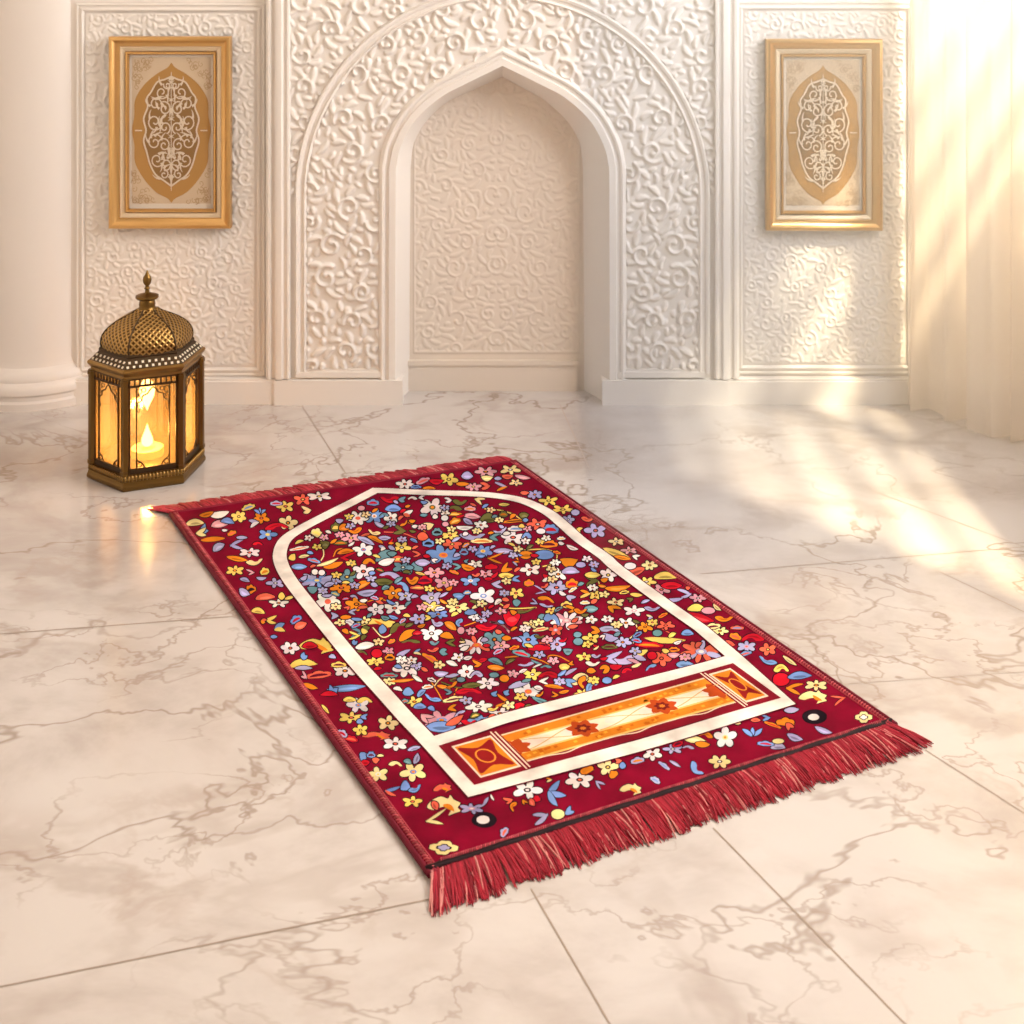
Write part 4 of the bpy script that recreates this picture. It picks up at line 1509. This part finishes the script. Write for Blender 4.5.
for mo in MOT:
    kind, x, y, w, h, an, c1, c2 = mo
    if kind == 'F' and c1 == 'w' and w < 18 and rf.random() < .35:
        c1 = rf.choice('lpcbs')
    g = 1.14 if in_field(x, y) else 1.06
    w, h = w * g, h * g * (1.08 if kind == 'F' else 1.0)
    rx, ry = w * .55 + 1.2, max(h, w * abs(math.sin(math.radians(an)))) * .6 + 1.2
    lev = 0
    for qx, qy, qrx, qry, ql in done:
        if abs(qx - x) < rx + qrx and abs(qy - y) < ry + qry:
            lev = max(lev, ql + 1)
    done.append((x, y, rx, ry, lev))
    LAYER[0] = .00022 + lev * 62e-6
    motif(kind, x, y, w, h, an, c1, c2, rng)
print('motifs', len(done), 'levels', max(d[4] for d in done))

BANDC = (.82, .73, .66)


def band(pts_px, w0, w1, col, zz, jit=0.0):
    P3 = [np.array(put_px(x, y, 0)[:2]) for x, y in pts_px]
    P3 = [np.array(p) for p in smooth_path(P3, 6)]
    ribbon(pile, P3, lambda t: lerp(w0, w1, t), lambda x, y, z: (x, y, TH + z), zz, col)


zb = .0012


def poly_m(pts_px, col, z):
    poly_px(list(pts_px), col, z)


# dark outline of the band, then the band itself
def corner_band(path, w, col, zz):
    """mitred ribbon through photograph points"""
    P3 = [np.array(put_px(x, y, 0)[:2]) for x, y in path]
    N = offset_normals(P3, True)
    k = len(P3)
    v = [(*(p + n_ * w / 2), TH + zz) for p, n_ in zip(P3, N)] + [(*(p - n_ * w / 2), TH + zz) for p, n_ in zip(P3, N)]
    pile.raw(v, [(i, (i + 1) % k, k + (i + 1) % k, k + i) for i in range(k)], 0, col)


lft = smooth_path(band_px[1:-2], 5)
rgt = smooth_path(band_r[1:-2], 5)
loop_px = [(375, 491.0)] + lft + [(431, 744.5), (472.5, 790.5), (557.8, 768.3), (640, 746.3), (687, 732.5), (784, 702.5), (735, 658)] + list(reversed(rgt))
corner_band(loop_px, .0310, (.09, .004, .014), zb)
corner_band(loop_px, .0262, BANDC, zb + .0002)
cross = [(434, 742.5), (470, 731), (507, 718.5), (560, 704.8), (640, 684.2), (700, 669.0), (735, 659)]
P3 = smooth_path([put_px(x, y, 0)[:2] for x, y in cross], 4)
ribbon(pile, P3, .0300, lambda x, y, z: (x, y, TH + z), zb + .0001, (.09, .004, .014))
ribbon(pile, P3, .0252, lambda x, y, z: (x, y, TH + z), zb + .0003, BANDC)

# orange panel below the arch
PA, PB, PC, PD = (np.array(put_px(x, y, 0)[:2]) for x, y in ((444, 747.5), (732, 666.5), (776, 698.5), (477, 783.5)))


def pp(s, t, z):
    p = (PA * (1 - s) + PB * s) * (1 - t) + (PD * (1 - s) + PC * s) * t
    return (p[0], p[1], TH + z)


def pq(pts, col, z):
    pile.face([pp(s, t, z) for s, t in reversed(pts)], 0, col)


def prib(pts, w, col, z):
    P_ = [np.array(pp(s, t, 0)[:2]) for s, t in pts]
    ribbon(pile, P_, w, lambda x, y, zz: (x, y, TH + zz), z, col)


z1 = zb + .0006
WINE, ORG, CRM, LINE, RUST = (.20, .006, .016), (.66, .20, .015), (.84, .70, .52), (.85, .62, .48), (.42, .055, .01)
pq([(-.012, -.05), (1.012, -.05), (1.012, 1.04), (-.012, 1.04)], WINE, z1)
for s0, s1 in ((.018, .143), (.902, .985)):
    sm, hw_ = (s0 + s1) / 2, (s1 - s0) / 2
    pq([(s0, .05), (s1, .05), (s1, .93), (s0, .93)], LINE, z1 + .00006)
    pq([(s0 + .006, .09), (s1 - .006, .09), (s1 - .006, .89), (s0 + .006, .89)], ORG, z1 + .00012)
    star = smooth_path([(s0 + .010, .14), (sm, .25), (s1 - .010, .14), (s1 - .024, .49), (s1 - .010, .84), (sm, .73), (s0 + .010, .84), (s0 + .024, .49)], 4, True)
    pq(star, (.24, .010, .010), z1 + .00018)
    prib([(sm + hw_ * .40 * math.cos(a), .48 + .17 * math.sin(a)) for a in np.linspace(0, 2 * PI, 20)], .0026, (.74, .24, .03), z1 + .00024)
for s in (.156, .889):
    prib([(s - .0055, -.03), (s - .0055, 1.02)], .0024, LINE, z1 + .0003)
    prib([(s + .0065, .0), (s + .0065, 1.0)], .0024, LINE, z1 + .0003)
sa, sb = .170, .875
pq([(sa, .10), (sb, .10), (sb, .86), (sa, .86)], (.80, .50, .14), z1 + .00006)
pq([(sa, .14), (sb, .14), (sb, .31), (sa, .31)], ORG, z1 + .0002)
pq([(sa, .66), (sb, .66), (sb, .82), (sa, .82)], ORG, z1 + .0002)
pq([(sa, .345), (sb, .345), (sb, .625), (sa, .625)], CRM, z1 + .0002)
rq = random.Random(2)
for i in range(110):                       # darker stitches in the orange bands
    s = lerp(sa + .01, sb - .01, rq.random())
    t = rq.choice((.225, .74)) + rq.uniform(-.05, .05)
    pq([(s - .006, t - .02), (s + .006, t - .03), (s + .006, t + .02), (s - .006, t + .03)], (.52, .12, .008) if rq.random() < .6 else (.80, .34, .03), z1 + .00013 + i * 1.4e-6)
prib([(lerp(sa, sb, i / 30), .12) for i in range(31)], .0022, LINE, z1 + .00034)
prib([(lerp(sa, sb, i / 60), .86 + .05 * abs(math.sin(i / 60 * PI * 3)) ** 8) for i in range(61)], .0024, LINE, z1 + .0003)
for i, s in enumerate((.172, .395, .667, .870)):
    sh = []
    for k_ in range(28):
        a = 2 * PI * k_ / 28
        r = 1 + .18 * math.cos(7 * a)
        sx_ = s + .044 * r * math.cos(a)
        sh.append((min(max(sx_, sa), sb), .485 + .19 * r * math.sin(a)))
    pq(sh, RUST, z1 + .00040)
    if 0 < i < 3:
        pq([(s + (a - s) * .5, .485 + (b - .485) * .5) for a, b in sh], (.15, .012, .008), z1 + .00046)
        pq([(s + (a - s) * .2, .485 + (b - .485) * .2) for a, b in sh], (.60, .16, .02), z1 + .00052)
for c0 in (.290, .553, .776):
    for sg in (-1, 1):
        prib([(c0 + d * .118, .485 + sg * .14 * math.sin(d * PI / 2 * 1.05)) for d in np.linspace(-1, 1, 17)], .0016, (.66, .33, .10), z1 + .0003)
    for dx in (-.058, .058):
        sh = [(c0 + dx + .026 * math.cos(a), .485 + .075 * math.sin(a)) for a in np.linspace(0, 2 * PI, 14, endpoint=False)]
        pq(sh, (.86, .66, .56), z1 + .00025)
pile_o = pile.build('pile', M['pile'], rug)


# bound side edges and the braided near hem
def edge_strip(name, um, out, n=150):
    m = MB()
    for du, col, r_ in ((.0045 * out, (.13, .004, .016), .0042), (-.0055 * out, (.24, .012, .030), .0042)):
        m.tube([put_uv(um + du, lerp(-.004, 1.0, i / n), -.0022) for i in range(n + 1)], r_, 8, 0, col)
    e_ = m.build(name, M['thread'], rug, smooth=True)
    st = MB()
    ns_ = 210
    w_ = .0105
    for i in range(ns_):
        v = lerp(.002, .992, i / ns_)
        d = .0030
        st.tube([put_uv(um - out * w_, v, .0008), put_uv(um - out * .006, v + d * .4, .0024), put_uv(um - out * .001, v + d, .0006)], .00105, 5, 0, vary((.50, .10, .11), rq, .4))
    st.tube([put_uv(um - out * .0125, lerp(0, 1, i / 60), .0006) for i in range(61)], .0012, 5, 0, (.42, .05, .07))
    st.build('stitching', M['thread'], e_, smooth=True)
    return e_


edge_strip('side_binding', .0, -1)
edge_strip('side_binding', 1.0, 1)


def near_px(x, y0_, y1_):
    return y0_ + (y1_ - y0_) * (x - 439) / (880 - 439)


m = MB()
m.tube([put_uv(lerp(-.006, 1.006, i / 80), .0045, -.0030 + .0006 * math.sin(i * .7)) for i in range(81)], .0062, 8, 0, (.012, .0006, .003))
hem = m.build('hem', M['thread'], rug, smooth=True)
st = MB()
A_, B_ = np.array(put_px(440, 861.5, 0)), np.array(put_px(881, 722.5, 0))
dirn = (B_ - A_) / np.linalg.norm(B_ - A_)
per = np.array((-dirn[1], dirn[0], 0))


def hp(t, off, z):
    p = A_ + (B_ - A_) * t + per * off
    return (p[0], p[1], TH + z)


st.tube([hp(i / 80, 0, -.0005) for i in range(81)], .0036, 8, 0, (.12, .004, .016))
for i in range(230):
    t = i / 230
    st.tube([hp(t, -.0030, .0018), hp(t + .0022, 0, .0034), hp(t + .0044, .0030, .0018)], .0010, 5, 0, vary((.46, .07, .09), rq, .4))
st.build('stitching', M['thread'], hem, smooth=True)


def fringe(name, v0, thick, count, length, lift, seed, base_col, splay, tidy=1.0):
    r = random.Random(seed)
    m = MB()
    along = (rug_uv(1, v0) - rug_uv(0, v0)); along /= np.linalg.norm(along)
    side = rug_uv(.5, v0) - rug_uv(.5, .5); side /= np.linalg.norm(side)
    nxt, drift = 0, 0
    for i in range(count):
        if i >= nxt:                      # strands gather in loose locks that lean together
            nxt = i + r.randint(5, 14)
            drift = r.uniform(-.16, .16) * tidy
            llen = r.uniform(.86, 1.08)
        u = (i + r.uniform(-.5, .5)) / count
        u = min(max(u, -.004), 1.004)
        p = rug_uv(u, v0)
        L = length * llen * r.uniform(.86, 1.08)
        lean = drift + r.gauss(0, .07) * tidy + splay(u)
        q = []
        z0_ = r.uniform(.0012, lift)
        curl = r.uniform(-.12, .12)
        for j in range(6):
            t = j / 5
            b = p + side * (L * t) + along * (L * (lean * t + curl * t * t))
            zz = lerp(.0035 + z0_ * .4, .0014 + z0_ * (1 - t) * .9, t) + .0016 * math.sin(t * 3.1) * r.uniform(.3, 1.2)
            q.append((b[0] - OX, b[1] - OY, max(.0011, zz)))
        k = r.uniform(.5, 1.3)
        c = tuple(x * k for x in base_col)
        if r.random() < .10:
            c = (.66, .26, .24)
        m.tube(q, [x_ * thick for x_ in (.0013, .0014, .0013, .0012, .0011, .0006)], 4, 0, c, cap=False)
    o = m.build(name, M['thread'], rug, smooth=True)
    return tag(o, kind='stuff')


fringe('fringe', .0, 1.15, 1600, .066, .0085, 31, (.36, .020, .038), lambda u: -.30 * max(0, 1 - u / .13) + .42 * max(0, (u - .9) / .1) - .10, .6)
fringe('fringe', 1.0, 1.7, 800, .054, .0125, 32, (.44, .040, .062), lambda u: -.55 * max(0, 1 - u / .05) - .25, .35)
m = MB()
m.tube([put_uv(lerp(-.008, 1.008, i / 60), 1.0, -.001) for i in range(61)], .0040, 8, 0, (.20, .008, .022))
m.build('hem', M['thread'], rug, smooth=True)

# ------------------------------------------------------------------ LIGHT AND AIR
SUN_D = Vector((-1.0, 1.05, -1.75)).normalized()
sd = bpy.data.lights.new('sun', 'SUN')
sd.energy = 26.0
sd.color = (1.0, 0.76, 0.43)
sd.angle = math.radians(2.7)
sun = bpy.data.objects.new('sun', sd)
COL.objects.link(sun)
sun.rotation_euler = SUN_D.to_track_quat('-Z', 'Y').to_euler()
sun.location = (4, 0.5, 4)


def area(name, loc, target, sx, sy, power, color):
    d = bpy.data.lights.new(name, 'AREA')
    d.shape = 'RECTANGLE'
    d.size, d.size_y = sx, sy
    d.energy = power
    d.color = color
    o = bpy.data.objects.new(name, d)
    COL.objects.link(o)
    o.location = loc
    o.rotation_euler = (Vector(target) - Vector(loc)).to_track_quat('-Z', 'Y').to_euler()
    return o


area('window_daylight', (XR + .30, 2.55, 1.75), (-.6, 3.2, 0.8), 1.9, 1.3, 360, (1.0, .915, .815))

pl = bpy.data.lights.new('candle_light', 'POINT')
pl.energy = 6.5
pl.color = (1.0, .56, .20)
pl.shadow_soft_size = .014
plo = bpy.data.objects.new('candle_light', pl)
COL.objects.link(plo)
plo.location = (LX, LY, .085)

w = bpy.data.worlds.new('world')
scene.world = w
w.use_nodes = True
bg = w.node_tree.nodes['Background']
bg.inputs['Color'].default_value = (1.0, .975, .96, 1)
bg.inputs['Strength'].default_value = 0.44

# sunlit haze in the corner by the curtain
hz = bpy.data.materials.new('haze')
hz.use_nodes = True
nt = hz.node_tree
nt.nodes.remove(nt.nodes['Principled BSDF'])
vs = nd(hz, 'ShaderNodeVolumeScatter')
vs.inputs['Color'].default_value = (1, .86, .62, 1)
vs.inputs['Density'].default_value = 0.42
lk(hz, vs.outputs[0], nt.nodes['Material Output'].inputs['Volume'])
mb = MB()
foot = [(.15, 2.5), (1.52, 2.5), (1.27, 3.05), (1.13, 3.24), (.975, 3.44), (.15, 3.44)]
k = len(foot)
mb.raw([(x, y, .02) for x, y in foot] + [(x, y, 1.9) for x, y in foot],
       [tuple(reversed(range(k))), tuple(range(k, 2 * k))] + [(i, (i + 1) % k, k + (i + 1) % k, k + i) for i in range(k)])
haze = mb.build('haze', hz)
tag(haze, 'golden sunlit haze drifting down beside the sheer curtain', 'haze', kind='stuff')

scene.view_settings.view_transform = 'Standard'
scene.view_settings.look = 'None'
scene.view_settings.exposure = -0.71
scene.view_settings.gamma = 1.0
scene.view_settings.use_curve_mapping = False
scene.cycles.use_denoising = True
scene.cycles.max_bounces = 10
scene.cycles.transparent_max_bounces = 16
scene.cycles.sample_clamp_indirect = 6.0
scene.cycles.caustics_reflective = False
scene.cycles.caustics_refractive = False
scene.cycles.volume_step_rate = 4.0
